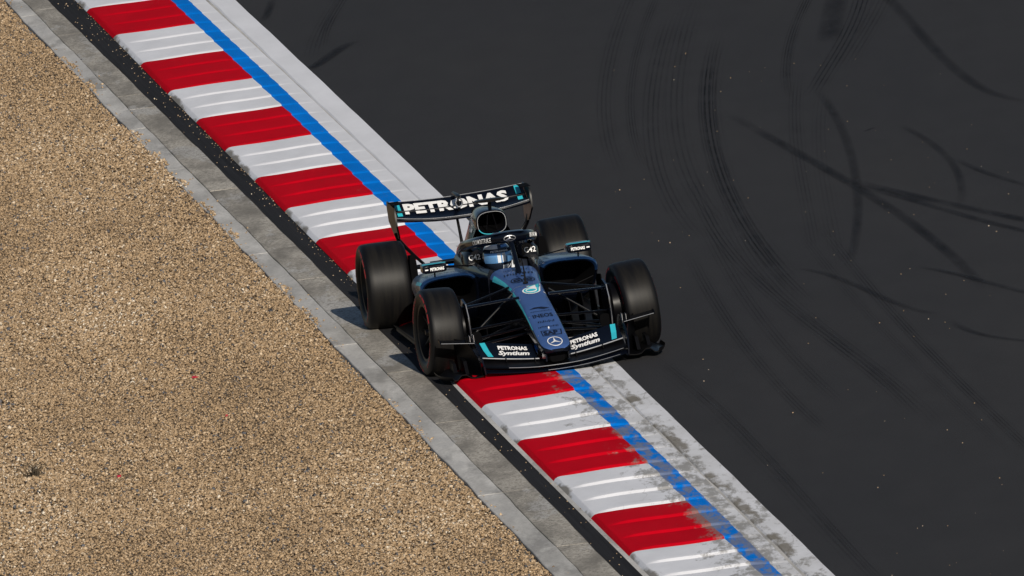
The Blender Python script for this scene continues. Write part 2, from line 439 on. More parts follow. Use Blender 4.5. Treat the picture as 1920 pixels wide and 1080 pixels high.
edge_x = np.array([lx('gravel', y) for y in gy]) + 0.02 + 0.025 * np.sin(gy * 3.1) + 0.02 * np.sin(gy * 7.7 + 1) + rng.normal(0, .012, N)
spill = rng.random(N) < 0.045 * np.exp(-np.clip(gx - edge_x, 0, 9) / .05)
k = (gx < edge_x) | spill; gx, gy = gx[k], gy[k]
dd = np.clip(gx - np.array([lx('gravel', q) for q in gy]), 0, 1); gzv = np.where(dd > .015, .012, 0) - 0.012 + 0.012 * np.sin(gx * 1.9 + gy * .6) * np.sin(gy * .45 - gx) + 0.006 * np.sin(gx * 6 + 1.3 * gy)
sz = np.clip(rng.lognormal(math.log(0.0102), .30, len(gx)), .005, .026)
patch = np.sin(gx * 1.1 + gy * .23 + 1) * np.sin(gy * .31 - gx * .7) + .6 * np.sin(gx * 2.9 - gy * .6) * np.sin(gy * .9 + 2 * gx)
sz *= 1 + .10 * patch
tn = np.clip(rng.beta(2.0, 1.8, len(gx)) + .07 * patch, .10, 1); dk = rng.random(len(gx)) < 0.035; tn[dk] = rng.uniform(0, .09, dk.sum()); sz[dk] *= 1.1
o = stones('gravel', np.stack([gx, gy, gzv], 1), sz, 0.004, tn, 'gravel_stone'); tag(o, 'tan and brown loose gravel filling the run-off beside the concrete edge', 'gravel')

# concrete verge beside the kerb: two rows of slabs
verge = sheet('concrete_verge', [[(lx('gravel', y) - 0.06, y, -0.03), (lx('blackL', y) + 0.0, y, -0.012)] for y in ys_long[6:110]], 'rough_concrete'); tag(verge, kind='structure')
def slab(name, a, b, y0, y1, z, mat, wa=0.0, wb=0.0, sa=0, sb=0):
    n = 9; m = MB(); top = []; yy = np.linspace(y0, y1, n)
    prof = []
    for y in yy:
        xa, xb = a(y) + wob(y, sa, wa), b(y) + wob(y, sb, wb)
        prof.append([(xa, y, z - .03), (xa, y, z - .004), (xa + .006, y, z), (xb - .006, y, z), (xb, y, z - .004), (xb, y, z - .03)])
    m.loft(prof, closed=True)
    return m.build(name, mat, verge, angle=30)
y = -21.0
while y < 42:
    L = 3.35
    slab('smooth_slab', lambda q: lx('gravel', q), lambda q: lx('rough', q) - .0012, y + .006, y + L - .006, 0.006 + random.uniform(-.002, .003), 'concrete', 0.005, 0.004, 0, 2)
    y += L
y = -20.1
while y < 42:
    L = random.choice((3.3, 3.4, 1.1, 2.3))
    slab('rough_slab', lambda q: lx('rough', q) + .0012, lambda q: lx('blackL', q) - .004, y + .006, y + L - .006, 0.009 + random.uniform(-.003, .004), 'rough_concrete', 0.004, 0.003, 2, 5)
    y += L
ast = sheet('asphalt_strip', [[(lx('blackL', y) + wob(y, 5, .004), y, 0.004), (lx('blackL', y) * .5 + black_right(y) * .5, y, -0.002), (black_right(y), y, 0.004)] for y in np.linspace(-45, 80, 251)], 'asphalt_strip'); tag(ast, kind='structure')
# kerb: footing + ribs
def PL(t): return np.array([0.00, 0]) + np.array([-0.00121 * t * t + 0.51867 * t - 3.82363, 0.01535 * t * t - 4.94967 * t + 28.95303])
def PR(t): return np.array([-0.00245 * t * t + 0.52516 * t - 3.07715, 0.00815 * t * t - 4.89014 * t + 29.11499])
ftg = sheet('kerb', [[(black_right(y) - .004, y, 0.0075), (lx('kerbL', y) + .1, y, 0.006), (lx('crack', y) + .05, y, 0.003)] for y in np.linspace(-30, 60, 181)], 'concrete'); tag(ftg, kind='structure')
U = [-0.035, -0.012, 0.012, 0.05, 0.10, 0.16, 0.25, 0.4, 0.55, 0.7, 0.85, 1.0, 1.1, 1.21, 1.32, 1.405]
FZ = [0.0, 0.2, 0.4, 0.6, 0.8, 0.925, 0.95, 0.985, 1.0]
def rib_z(u, f, t):
    base = np.interp(u, [-.035, -.012, .012, .05, 1.0, 1.40], [.004, .020, .030, .034, .022, .006])
    amp = np.interp(u, [-.035, .04, .13, .3, .95, 1.2, 1.4], [0, .002, .014, .020, .020, .010, .002]) * np.interp(t, [0, 3, 4], [.6, .75, 1.0])
    h = f / .945 if f < .945 else max(0.0, (1 - f) / .055)
    if .92 < f < .96: h = min(h, .97)
    return base + amp * h
def rib(t0, t1, red):
    rows = []; us = []; di = []; ed = []
    for f in FZ:
        t = t0 + (t1 - t0) * f; a, b = PL(t), PR(t); row = []
        for u in U:
            p = a + (b - a) * u
            p = p + np.array([0, 0.018 * math.sin(u * 7 + t * 3)])
            row.append((p[0], p[1], rib_z(u, f, t) + .003))
            us.append(u)
            wear = np.interp(t, [0, 2, 4.5, 6, 8, 10], [.12, .25, .48, .80, 1.0, 1.0])
            side = np.interp(u, [0, .3, .6, .85, 1.1, 1.4], [.40, .40, .55, .95, 1.05, .9])
            if red: side *= np.interp(u, [0, .5, .8, 1.02], [.25, .35, .75, 1.0])
            di.append(float(wear * side)); ed.append(float(np.interp(u, [-.035, .0, .06, .12], [.8, .62, .3, 0]) * (0.55 if red else 1)))
        rows.append(row)
    return sheet('rib', rows, 'kerb_red' if red else 'kerb_white', ftg, {'u': us, 'dirt': di, 'edge': ed})
for kblk in range(-3, 11):
    for half in (0, 1):
        for r_ in range(3):
            t0 = kblk + half * .5 + r_ / 6
            o = rib(t0, t0 + 1 / 6, half == 0)
            me = o.data; me.polygons.foreach_set('use_smooth', [True] * len(me.polygons)); me.set_sharp_from_angle(angle=math.radians(14))
# painted smooth edge strip between ribs and the track
rows = []; us = []; di = []; ed = []
for t in np.linspace(-3, 11, 113):
    y = PR(t)[1]; xa, xb = lx('crack', y) + .008 + wob(y * 2, 1, .004), lx('edge', y) + wob(y, 3, .002)
    for q, (x_, z_) in enumerate(((xa, .002), (xa + .015, .011), (xa + .07, .012), (xa * .35 + xb * .65, .009), (xb - .008, .008), (xb, .001))):
        us.append(1.5); ed.append(float(np.interp(t, [0, 4, 6.2, 7], [.22, .25, .66, .70])) * (1.0 if q < 3 else 0.5)); di.append(float(np.interp(t, [0, 2, 4.5, 6, 8], [.05, .08, .3, .85, .9])) * (1.0 if q < 3 else 0.85))
        rows.append((x_, y, z_))
rows = [rows[i * 6:(i + 1) * 6] for i in range(113)]
es = sheet('edge_strip', rows, 'kerb_white', ftg, {'u': us, 'dirt': di, 'edge': ed})

# tyre marks on the track
def ribbon(pix, wd, strength, grooved=False, layer=0):
    g = [Vector(ground(*p)) for p in pix]
    cs = [0.0]
    for a, b in zip(pix, pix[1:]): cs.append(cs[-1] + math.hypot(a[0] - b[0], a[1] - b[1]))
    dg = min(3, len(g) - 1); fx, fy = np.polyfit(cs, [p[0] for p in pix], dg), np.polyfit(cs, [p[1] for p in pix], dg)
    pts = [Vector(ground(float(np.polyval(fx, q)), float(np.polyval(fy, q)))) for q in np.linspace(0, cs[-1], 46)]
    rows = []; us = []; ss = []; st = []
    for i, p in enumerate(pts):
        d = (pts[min(i + 1, len(pts) - 1)] - pts[max(i - 1, 0)]).normalized(); nrm = Vector((-d.y, d.x))
        row = []
        for u in (-1, -.6, -.2, .2, .6, 1):
            q = p + nrm * (u * wd / 2); row.append((q.x, q.y, 0.004 + layer * .00012)); us.append(u); ss.append(i / (len(pts) - 1)); st.append(strength)
        rows.append(row)
    sheet('skid_mark', rows, 'skid_grooved' if grooved else 'skid', track, {'u': us, 's': ss, 'strength': st})
MARKS = [
 ([(1367, 213), (1430, 250), (1496, 292), (1603, 345), (1686, 398), (1732, 440), (1783, 481), (1850, 545)], .13, .8, 0),
 ([(1590, 338), (1732, 372), (1920, 412), (1990, 425)], .16, .8, 0), ([(1603, 348), (1779, 396), (1920, 433), (1990, 445)], .12, .75, 0),
 ([(1345, 60), (1334, 139), (1327, 222), (1343, 296), (1371, 380), (1418, 454), (1459, 500), (1520, 570)], .17, .9, 1),
 ([(1300, 330), (1320, 400), (1370, 470), (1436, 540), (1511, 605), (1587, 660), (1656, 715), (1720, 780)], .18, .6, 1),
 ([(1540, 420), (1597, 500), (1662, 570), (1737, 656), (1807, 725), (1914, 827), (1980, 890)], .14, .7, 1),
 ([(1290, 470), (1323, 532), (1377, 618), (1442, 709), (1500, 758), (1560, 820)], .15, .6, 1),
 ([(1245, -40), (1225, 20), (1205, 60), (1190, 110), (1182, 170), (1190, 250), (1210, 320)], .12, .6, 1),
 ([(1262, 20), (1242, 93), (1225, 160), (1223, 231), (1228, 300), (1240, 350), (1269, 384), (1310, 450)], .22, .5, 1),
 ([(1625, -40), (1612, 0), (1593, 70), (1565, 110), (1543, 139), (1524, 180)], .22, .9, 1), ([(1575, -20), (1560, 40), (1552, 80)], .25, .7, 0),
 ([(1530, -40), (1515, 0), (1482, 60), (1478, 111), (1478, 180)], .13, .7, 1),
 ([(1640, -30), (1663, 5), (1742, 70), (1797, 143), (1848, 167), (1930, 190)], .13, .6, 0),
 ([(1530, 170), (1556, 194), (1593, 287), (1607, 361), (1607, 440), (1590, 500)], .10, .6, 0),
 ([(1690, 235), (1714, 250), (1783, 301), (1800, 340), (1802, 384)], .09, .6, 0), ([(1788, 296), (1850, 325), (1920, 347), (1990, 370)], .09, .6, 0),
 ([(575, 132), (582, 129), (620, 105), (667, 78)], .16, 1.0, 0), ([(515, -20), (511, 0), (495, 40)], .10, .8, 0), ([(660, -30), (640, 5), (613, 55), (605, 90)], .14, .6, 1),
 ([(1490, 505), (1608, 537), (1683, 570), (1760, 590)], .09, .6, 0), ([(1715, 500), (1817, 521), (1920, 548), (1990, 560)], .10, .7, 0), ([(1780, 600), (1850, 630), (1920, 640), (1980, 655)], .09, .6, 0),
 ([(1200, 650), (1237, 677), (1329, 747), (1404, 822), (1500, 930), (1608, 1042), (1680, 1120)], .14, .4, 1),
 ([(1500, 130), (1490, 200), (1500, 300), (1515, 400), (1530, 470)], .16, .45, 1),

 ([(1640, 240), (1620, 248)], .05, 1.0, 0)]
for p, wd, s_, gr in list(MARKS):
    if not gr: continue
    for _ in range(1):
        dx_, dy_ = random.uniform(-55, 60), random.uniform(-60, 60); kk = random.uniform(.9, 1.15)
        MARKS.append(([(p[0][0] + (a - p[0][0]) * kk + dx_, p[0][1] + (b - p[0][1]) * kk + dy_) for a, b in p], wd * random.uniform(.8, 1.7), s_ * random.uniform(.45, .8), 1))
for i, (p, wd, s_, gr) in enumerate(MARKS): ribbon(p, wd, s_, bool(gr), i)

# little stones and rubber crumbs thrown onto the asphalt and the dark strip
pp = []; ss_ = []
for i in range(360):
    px, py = random.uniform(1150, 1950), random.uniform(100, 1090)
    x, y = ground(px, py)
    if x < lx('edge', y) + .1: continue
    if random.random() < .30: pp.append((x, y, .006)); ss_.append(random.uniform(.003, .0065))
for i in range(420):
    y = random.uniform(-14, 33); q = random.random() ** (0.6 if y > 5 else 1.0)
    if y < 6 and random.random() < .7: continue
    pp.append((lx('blackL', y) + (black_right(y) - lx('blackL', y)) * q, y, .007)); ss_.append(random.uniform(.003, .008))
o = stones('scattered_pebbles', np.array(pp), np.array(ss_), .003, rng.uniform(.6, 1, len(pp)), 'gravel_stone'); tag(o, 'small pale pebbles thrown across the asphalt and the dark strip', 'pebbles')
# dirt crumbs gathered against the outer edge of the kerb
pp = []; ss_ = []
for i in range(900):
    y = random.uniform(-14, 33)
    if random.random() > np.interp(y, [-14, 0, 8, 33], [.05, .06, .28, .4]): continue
    pp.append((lx('kerbL', y) - .03 - abs(random.gauss(0, .03)), y, .010)); ss_.append(random.uniform(.003, .008))
o = stones('kerb_grit', np.array(pp), np.array(ss_), .003, rng.uniform(.0, .8, len(pp)), 'gravel_stone'); tag(o, 'dark and tan grit gathered along the outer kerb edge', 'grit')

# red scraps and a dry weed on the gravel
for i, (px, py, s_) in enumerate(((364, 706, .030), (222, 892, .020), (426, 783, .011))):
    x, y = ground(px, py); m = MB()
    for k_ in range(2):
        a = random.uniform(0, 6); vs_ = [(math.cos(a + q * 1.3) * s_ * random.uniform(.6, 1.2), math.sin(a + q * 1.3) * s_ * random.uniform(.6, 1.2), .004 * (q % 2) + k_ * .008) for q in range(5)]
        m.loft([vs_, [(p[0], p[1], p[2] + .005) for p in vs_]])
    o = m.build('plastic_scrap', 'red_scrap'); o.location = (x, y, gz(x, y) + .010)
    tag(o, ('largest torn red plastic scrap lying on the tan gravel', 'middle-sized torn red plastic scrap lying far out on the gravel', 'tiniest red plastic scrap, a speck on the gravel')[i], 'scrap', 'red scraps on the gravel')
x, y = ground(62, 893)
m = MB()
for i in range(46):
    a = random.uniform(0, 2 * PI); l_ = random.uniform(.05, .17); s_ = random.uniform(.2, 1.2); bx_, by_ = random.gauss(0, .03), random.gauss(0, .03)
    m.tube([(bx_, by_, -.015), (bx_ + math.cos(a) * l_ * .3 * s_, by_ + math.sin(a) * l_ * .3 * s_, l_ * .5), (bx_ + math.cos(a) * l_ * s_, by_ + math.sin(a) * l_ * s_, l_ * .75)], [.004, .003, .001], 4)
o = m.build('dry_weed', 'dry_stem'); o.location = (x, y, gz(x, y)); tag(o, 'small dark dry weed tuft growing alone in the gravel', 'weed')

# ================================================================== the racing car
# local axes: x = car's left, y = rearward (0 at the front axle), z up
car = empty('racing_car', (0, 0, 0), YAW)
tag(car, 'black and dark blue open-wheel racing car with turquoise stripes straddling the striped kerb', 'racing car')
I = np.interp

# ---- nose and front of the chassis
NY = [-1.065, -1.05, -1.02, -.97, -.88, -.70, -.45, -.15, .15, .32, .60, .85, 1.02]
NW = [.045, .082, .110, .124, .129, .130, .131, .131, .134, .142, .165, .195, .215]
NT = [.208, .222, .236, .252, .276, .326, .405, .482, .548, .583, .618, .642, .655]
NB = [.190, .178, .170, .166, .170, .195, .225, .255, .27, .26, .20, .13, .10]
def nose_w(y): return float(I(y, NY, NW))
def nose_top(x, y):
    w_, t_, b_ = nose_w(y), float(I(y, NY, NT)), float(I(y, NY, NB)); h = (t_ - b_) / 2; n = 4.5
    q = max(0.0, 1 - min(1, abs(x) / w_) ** n)
    return b_ + h + h * q ** (1 / n)
def sering(w_, t_, b_, y, n=4.5, seg=40, cx=0):
    c, h = (t_ + b_) / 2, (t_ - b_) / 2; r = []
    for k in range(seg):
        a = 2 * PI * (k + .5) / seg; ca, sa = math.cos(a), math.sin(a)
        r.append((cx + w_ * math.copysign(abs(ca) ** (2 / n), ca), y, c + h * math.copysign(abs(sa) ** (2 / n), sa)))
    return r
ys = sorted(set(list(np.linspace(-1.06, 1.02, 40)) + NY))
m = MB()
rings = [sering(nose_w(y), float(I(y, NY, NT)), float(I(y, NY, NB)), y) for y in ys]
def nmi(i, j):
    a = (j + 1) % 40
    return 1 if 4 <= a <= 16 and ys[i] > -1.064 else 0
m.loft(rings, mifn=nmi)
# cockpit tub: U-shaped shell
def tub(y, w_, wi, zl, zb, zf):
    r = [(-wi, y, zl), (-wi - .02, y, zl + .012), (-w_ + .02, y, zl + .006), (-w_, y, zl - .03), (-w_ * 1.02, y, (zl + zb) / 2 + .05), (-w_ * .95, y, zb + .08), (-w_ * .7, y, zb), (0, y, zb)]
    r += [(-p[0], p[1], p[2]) for p in reversed(r[:-1])]
    r += [(wi, y, zf + .05), (wi * .8, y, zf), (-wi * .8, y, zf), (-wi, y, zf + .05)]
    return r
TY = [(1.02, .215, .165, .650, .10, .40), (1.12, .232, .185, .652, .09, .38), (1.3, .262, .200, .650, .08, .32), (1.55, .30, .205, .655, .07, .28), (1.8, .325, .205, .672, .07, .28), (2.05, .34, .20, .69, .07, .30)]
m.loft([tub(*a) for a in TY])
chassis = m.build('chassis', ['black_paint', 'blue_sheen_paint'], car, angle=32)
NS = lambda off: (lambda u, v: (u, v, nose_top(u, v) + off))
# turquoise edge stripes on the nose
def edge_stripe(sx, y0, y1, wd0, wd1, inset):
    m_ = MB(); rows_ = []
    for y in np.linspace(y0, y1, 26):
        w_ = nose_w(y); f = (y - y0) / (y1 - y0); wd = wd0 + (wd1 - wd0) * f
        row = []
        for q in (0, .33, .66, 1):
            x = w_ - inset - wd * q
            row.append((sx * x, y, nose_top(x, y) + .0035))
        rows_.append(row)
    n = 4; m_.add([p for r in rows_ for p in r], [(i * n + j, i * n + j + 1, (i + 1) * n + j + 1, (i + 1) * n + j) for i in range(25) for j in range(3)])
    return flat_build(m_, 'edge_stripe', 'cyan_paint', chassis)
edge_stripe(-1, -.62, .28, .004, .011, .004); edge_stripe(-1, .33, .93, .010, .022, .010)
edge_stripe(1, -.7, .28, .002, .003, .003); edge_stripe(1, .33, .95, .006, .010, .003)
# seam of the nose cone
decal('nose_seam', [([(x, .30) for x in np.linspace(-.125, .125, 12)] + [(x, .306) for x in np.linspace(-.125, .125, 12)], [(i, i + 1, i + 13, i + 12) for i in range(11)])], NS(.003), 'silver', chassis)
# badges and lettering on the nose (v grows rearward, so up the picture)
def nose_at(cx, cy, ky=1.0, off=.004): return lambda u, v: (cx + u, cy + v * ky, nose_top(cx + u, cy + v * ky) + off)
decal('star_badge', star_shapes(.062), nose_at(.0, -.945, 1.45), 'white_paint', chassis)
def nose_line(txt, cy, width, length, mat='dark_print', bold=.01): lettering('nose_lettering', txt, nose_at(0, cy), width, length, mat, chassis, bold)
def smudge(cy, width, length, mat='dark_print', at=nose_at, n=9, seed=0):
    rnd = random.Random(seed + int(cy * 1000)); sh = []; x = -width / 2
    while x < width / 2:
        w_ = width / n * rnd.uniform(.35, .8); h0, h1 = rnd.uniform(0, .25) * length, rnd.uniform(.6, 1) * length
        sh.append(([(x, h0), (x + w_ * .6, h0), (x + w_, h1), (x + w_ * .2, h1)], [(0, 1, 2, 3)])); x += w_ + width / n * .3
    decal('nose_print', sh, at(0, cy), mat, chassis)
nose_line('SAP', -.80, .12, .075, bold=.04)
decal('sponsor_box', [([(-.075, -.815), (.085, -.815), (.098, -.705), (-.075, -.705), (-.068, -.805), (.078, -.805), (.086, -.715), (-.068, -.715)], [(0, 1, 5, 4), (1, 2, 6, 5), (2, 3, 7, 6), (3, 0, 4, 7)])], lambda u, v: (u, v, nose_top(u, v) + .004), 'dark_print', chassis)
m = MB(); m.revolve([(0.0, -.008), (.010, -.004), (.012, 0), (.010, .004), (0, .008)], 12); o = m.build('nose_bolt', 'white_paint', chassis); o.location = (0.0, -.672, nose_top(0, -.672) + .006)
smudge(-.655, .16, .035, n=12); smudge(-.565, .13, .045, n=8); nose_line('INEOS', -.46, .165, .075, bold=.02)
smudge(-.335, .17, .022, n=14)
decal('nose_emblem', [([(-.085, -.262), (-.01, -.262), (.03, -.29), (.085, -.27), (.02, -.235), (-.04, -.235)], [(0, 1, 2, 3, 4, 5)])], lambda u, v: (u, v, nose_top(u, v) + .004), 'dark_print', chassis)
# drop-shaped badge: white ground, turquoise ring, white heart, turquoise core
def drop(r, tail, n=30):
    v_ = []
    for k_ in range(n):
        a = 2 * PI * k_ / n; v_.append((r * math.cos(a), r * .95 * math.sin(a)))
    return ([*v_], [tuple(range(n))]), ([(r * .20, r * .9), (r * 1.02, r * .1), (tail[0], tail[1]), (-r * .35, r * .92 + (tail[1] - r * .9) * .35)], [(0, 1, 2, 3)])
for r_, tl, mt, of in ((.074, (.105, .165), 'white_paint', .004), (.063, (.088, .143), 'cyan_paint', .0052), (.047, (.05, .10), 'white_paint', .0064), (.034, None, 'cyan_paint', .0076)):
    a, b = drop(r_, tl or (0, 0))
    decal('drop_badge', [a, b] if tl else [([(p[0] * 1.15, p[1] * .75) for p in a[0]], a[1])], nose_at(.012, .165, 1.15, of), mt, chassis)
decal('small_dot', [([(.010 * math.cos(a), .012 * math.sin(a)) for a in np.linspace(0, 2 * PI, 10)[:-1]], [tuple(range(9))])], nose_at(.112, .12), 'white_paint', chassis)
for cx in (-.052, .052):
    decal('oval_badge', [([(p[0], p[1] * 1.5) for p in ring2d(.040, .050)[0]], ring2d(.040, .050)[1]), ([(p[0], p[1] * 1.4) for p in ring2d(.010, .028)[0]], ring2d(.010, .028)[1])], nose_at(cx, .50), 'dark_print', chassis)
smudge(.70, .24, .08, n=8); smudge(.86, .20, .05, n=9)
for yy in (-.78, -.40, .02, .26):
    for sx in (-1, 1):
        decal('fastener', [([(.005 * math.cos(a), .008 * math.sin(a)) for a in np.linspace(0, 2 * PI, 9)[:-1]], [tuple(range(8))])], nose_at(sx * (nose_w(yy) - .022), yy), 'silver', chassis)
# mast on the chassis
m = MB(); m.tube([(0.0, .36, .585), (0.0, .365, .70), (-.008, .37, .80)], [.009, .006, .004], 8); m.tube([(-.02, .36, .60), (.02, .36, .60)], .010, 6); m.tube([(0, .37, .655), (-.03, .37, .66)], .006, 6); m.build('sensor_mast', 'carbon', chassis)

# ---- front wing
fw_ = empty('front_wing', (0, 0, 0), 0, car)
def wing_section(x, yl, zl, yt, zt, th, n=9):
    """closed aerofoil loop at station x from leading edge to trailing edge, cambered upward (concave top)"""
    top, bot = [], []
    for k_ in range(n):
        f = .5 - .5 * math.cos(PI * k_ / (n - 1))
        y, z = yl + (yt - yl) * f, zl + (zt - zl) * (f ** 1.35)
        t_ = th * (2.97 * math.sqrt(max(f, 0)) - 1.26 * f - 3.52 * f ** 2 + 2.84 * f ** 3 - 1.015 * f ** 4)
        top.append((x, y, z + t_ * .35)); bot.append((x, y, z - t_ * .65))
    return top + bot[-2:0:-1]
def main_le(x): a = abs(x); return -1.045 + .20 * (a / .62) ** 1.6, .076 + .040 * max(0, (a - .15) / .47) ** 1.4
def main_te(x): a = abs(x); return -.80 + .10 * (a / .62) ** 1.5, .112 + .065 * max(0, (a - .1) / .5) ** 1.3
def flap_le(x): a = abs(x); return -.845 + .10 * (a / .62) ** 1.5, .122 + .062 * max(0, (a - .1) / .5) ** 1.3
def flap_te(x): a = abs(x); return -.58 + .06 * (a / .62), .205 + .068 * min(1, max(0, (a - .10) / .4))
def lip_le(x): a = abs(x); return -1.085 + .22 * (a / .62) ** 1.6, .046 + .030 * max(0, (a - .15) / .47) ** 1.4
def lip_te(x): y, z = main_le(x); return y + .035, z - .012
xs = np.linspace(-.588, .588, 33)
m = MB(); m.loft([wing_section(x, *main_le(x), *main_te(x), .020) for x in xs]); m.build('main_plane', 'carbon', fw_)
m = MB(); m.loft([wing_section(x, *lip_le(x), *lip_te(x), .014) for x in xs]); lip_o = m.build('leading_lip', 'black_paint', fw_)
for fn_, a0, a1, rd in ((main_le, -.40, .56, .0026), (lip_le, -.10, .52, .0018), (main_te, -.56, -.13, .0016), (main_te, .13, .56, .0016)):
    m = MB(); m.tube([(x, fn_(x)[0] - .002, fn_(x)[1] + .006) for x in np.linspace(a0, a1, 14)], rd, 6); m.build('edge_glint', 'silver', lip_o)  # edge glints of the wing put in as thin silver wires
for sx in (-1, 1):
    m = MB(); m.loft([wing_section(sx * x, *flap_le(x), *flap_te(x), .018) for x in np.linspace(.128, .582, 17)])
    flap = m.build('flap', 'black_paint', fw_)
    def fsurf(cx, base, slant=0.0, off=.010):
        def g(u, v):
            x = cx + u; l_, t_ = flap_le(x), flap_te(x); f = base + v
            return (x, l_[0] + (t_[0] - l_[0]) * f, l_[1] + (t_[1] - l_[1]) * f ** 1.35 + off)
        return g
    lettering('flap_lettering', 'PETRONAS', fsurf(sx * .295 - .015, .58), .235, .22, 'white_paint', flap, .045)
    lettering('flap_lettering', 'Syntium', fsurf(sx * .295 - .02, .17), .25, .36, 'white_paint', flap, .04, .3)
    g = fsurf(0, 0, off=.011)
    decal('turquoise_patch', [([(sx * .490, .06), (sx * .533, .06), (sx * .550, .5), (sx * .562, .95), (sx * .519, .95), (sx * .506, .5)], [(0, 1, 2, 5), (5, 2, 3, 4)])], lambda u, v: g(u, v), 'cyan_paint', flap)
    # highlight along the flap's leading edge, put in as a silver bead
    m = MB(); m.tube([(sx * x, flap_le(x)[0] - .006, flap_le(x)[1] + .001) for x in np.linspace(.13, .58, 12)], .0055, 6); m.build('edge_glint', 'silver', flap)
    # slot brackets
    for bx in (.17, .40):
        m = MB(); m.box((sx * bx, main_te(bx)[0] - .05, main_te(bx)[1] + .004), (.006, .10, .028)); m.build('slot_bracket', 'carbon', fw_)
    # end plate, foot plate, fins, outboard winglet
    m = MB(); prof = [(-.90, .050), (-.925, .065), (-.925, .13), (-.88, .20), (-.72, .285), (-.55, .325), (-.40, .33), (-.36, .30), (-.36, .075), (-.40, .055)]
    lean = lambda z: .03 * (z - .06) / .3
    m.loft([[(sx * (.584 + lean(z)), y, z) for y, z in prof], [(sx * (.596 + lean(z)), y, z) for y, z in prof]]); ep = m.build('end_plate', 'black_paint', fw_, angle=25)
    m = MB(); ft = []
    for y in np.linspace(-.86, -.38, 7):
        row = [(sx * x, y, z) for x, z in ((.600, .056), (.68, .048), (.735, .052), (.79, .085), (.84, .085), (.89, .050), (.925, .048), (.94, .075))]
        wdt = 1.0 - .25 * max(0, (-y - .6) / .26) ** 2
        row = [(sx * (.600 + (abs(p[0]) - .600) * wdt), p[1], p[2]) for p in row]
        ft.append(row + [(p[0], p[1], p[2] - .008) for p in reversed(row)])
    m.loft(ft); m.build('foot_plate', 'carbon', fw_)
    for fx, h_ in ((.70, .10), (.79, .09)):
        m = MB(); pr = [(-.70, .06), (-.62, .06 + h_), (-.45, .06 + h_ * 1.15), (-.42, .06)]
        m.loft([[(sx * (fx - .004), y, z) for y, z in pr], [(sx * (fx + .004 + .02), y, z) for y, z in pr]]); m.build('foot_fin', 'carbon', fw_, angle=20)
    m = MB(); m.loft([wing_section(sx * x, -.66 + (x - .63) * .25, .300 + (x - .63) * .10, -.56 + (x - .63) * .2, .318 + (x - .63) * .10, .010) for x in np.linspace(.605, .885, 8)]); wl = m.build('winglet', 'carbon', fw_)
    m = MB(); m.tube([(sx * x, -.664 + (x - .63) * .25, .301 + (x - .63) * .10) for x in (.62, .8, .882)], .0024, 6); m.build('edge_glint', 'silver', wl)  # glint on the winglet's front edge, put in as a silver wire
    m = MB(); m.loft([[(sx * .887 + q, -.62, .318), (sx * .887 + q, -.50, .328), (sx * .887 + q, -.50, .352), (sx * .887 + q, -.58, .346)] for q in (-.004, .004)]); m.build('winglet_tip', 'carbon', wl)
    for k_ in range(5):
        m = MB(); m.box((sx * (.615 + k_ * .016), -.60, .335), (.003, .07, .055 - .004 * k_)); m.build('comb_vane', 'silver' if k_ in (0, 2) else 'carbon', ep)
m = MB(); m.loft([sering(w_, .185, .098, y, 4, 20) for y, w_ in ((-.985, .06), (-.95, .088), (-.80, .10), (-.62, .11))]); m.build('nose_keel', 'matte_black', fw_)
for sx in (-1, 1):                       # turning vanes between end plate and wheel
    m = MB(); rr_ = []
    for f in np.linspace(0, 1, 7):
        y_, x_ = -.84 + .46 * f, .600 + .125 * f ** 1.3; h_ = .10 + .17 * min(1, f * 1.8)
        rr_.append([(sx * x_, y_, .052), (sx * (x_ + .008), y_ - .004, .052), (sx * (x_ + .02), y_ - .004, .052 + h_), (sx * (x_ + .012), y_, .052 + h_)])
    m.loft(rr_); m.build('turning_vane', 'carbon', fw_, angle=30)
# nose pylons down to the main plane
for sx in (-1, 1):
    m = MB(); m.loft([[(sx * (x_ + q), y, z) for y, z in ((-1.0, zt_), (-.80, zt_))] + [(sx * (x_ + q + .012), y, z) for y, z in ((-.80, zt_), (-1.0, zt_))] for x_, q, zt_ in ((.085, 0, .20), (.088, 0, .112))]); m.build('wing_pylon', 'black_paint', fw_)

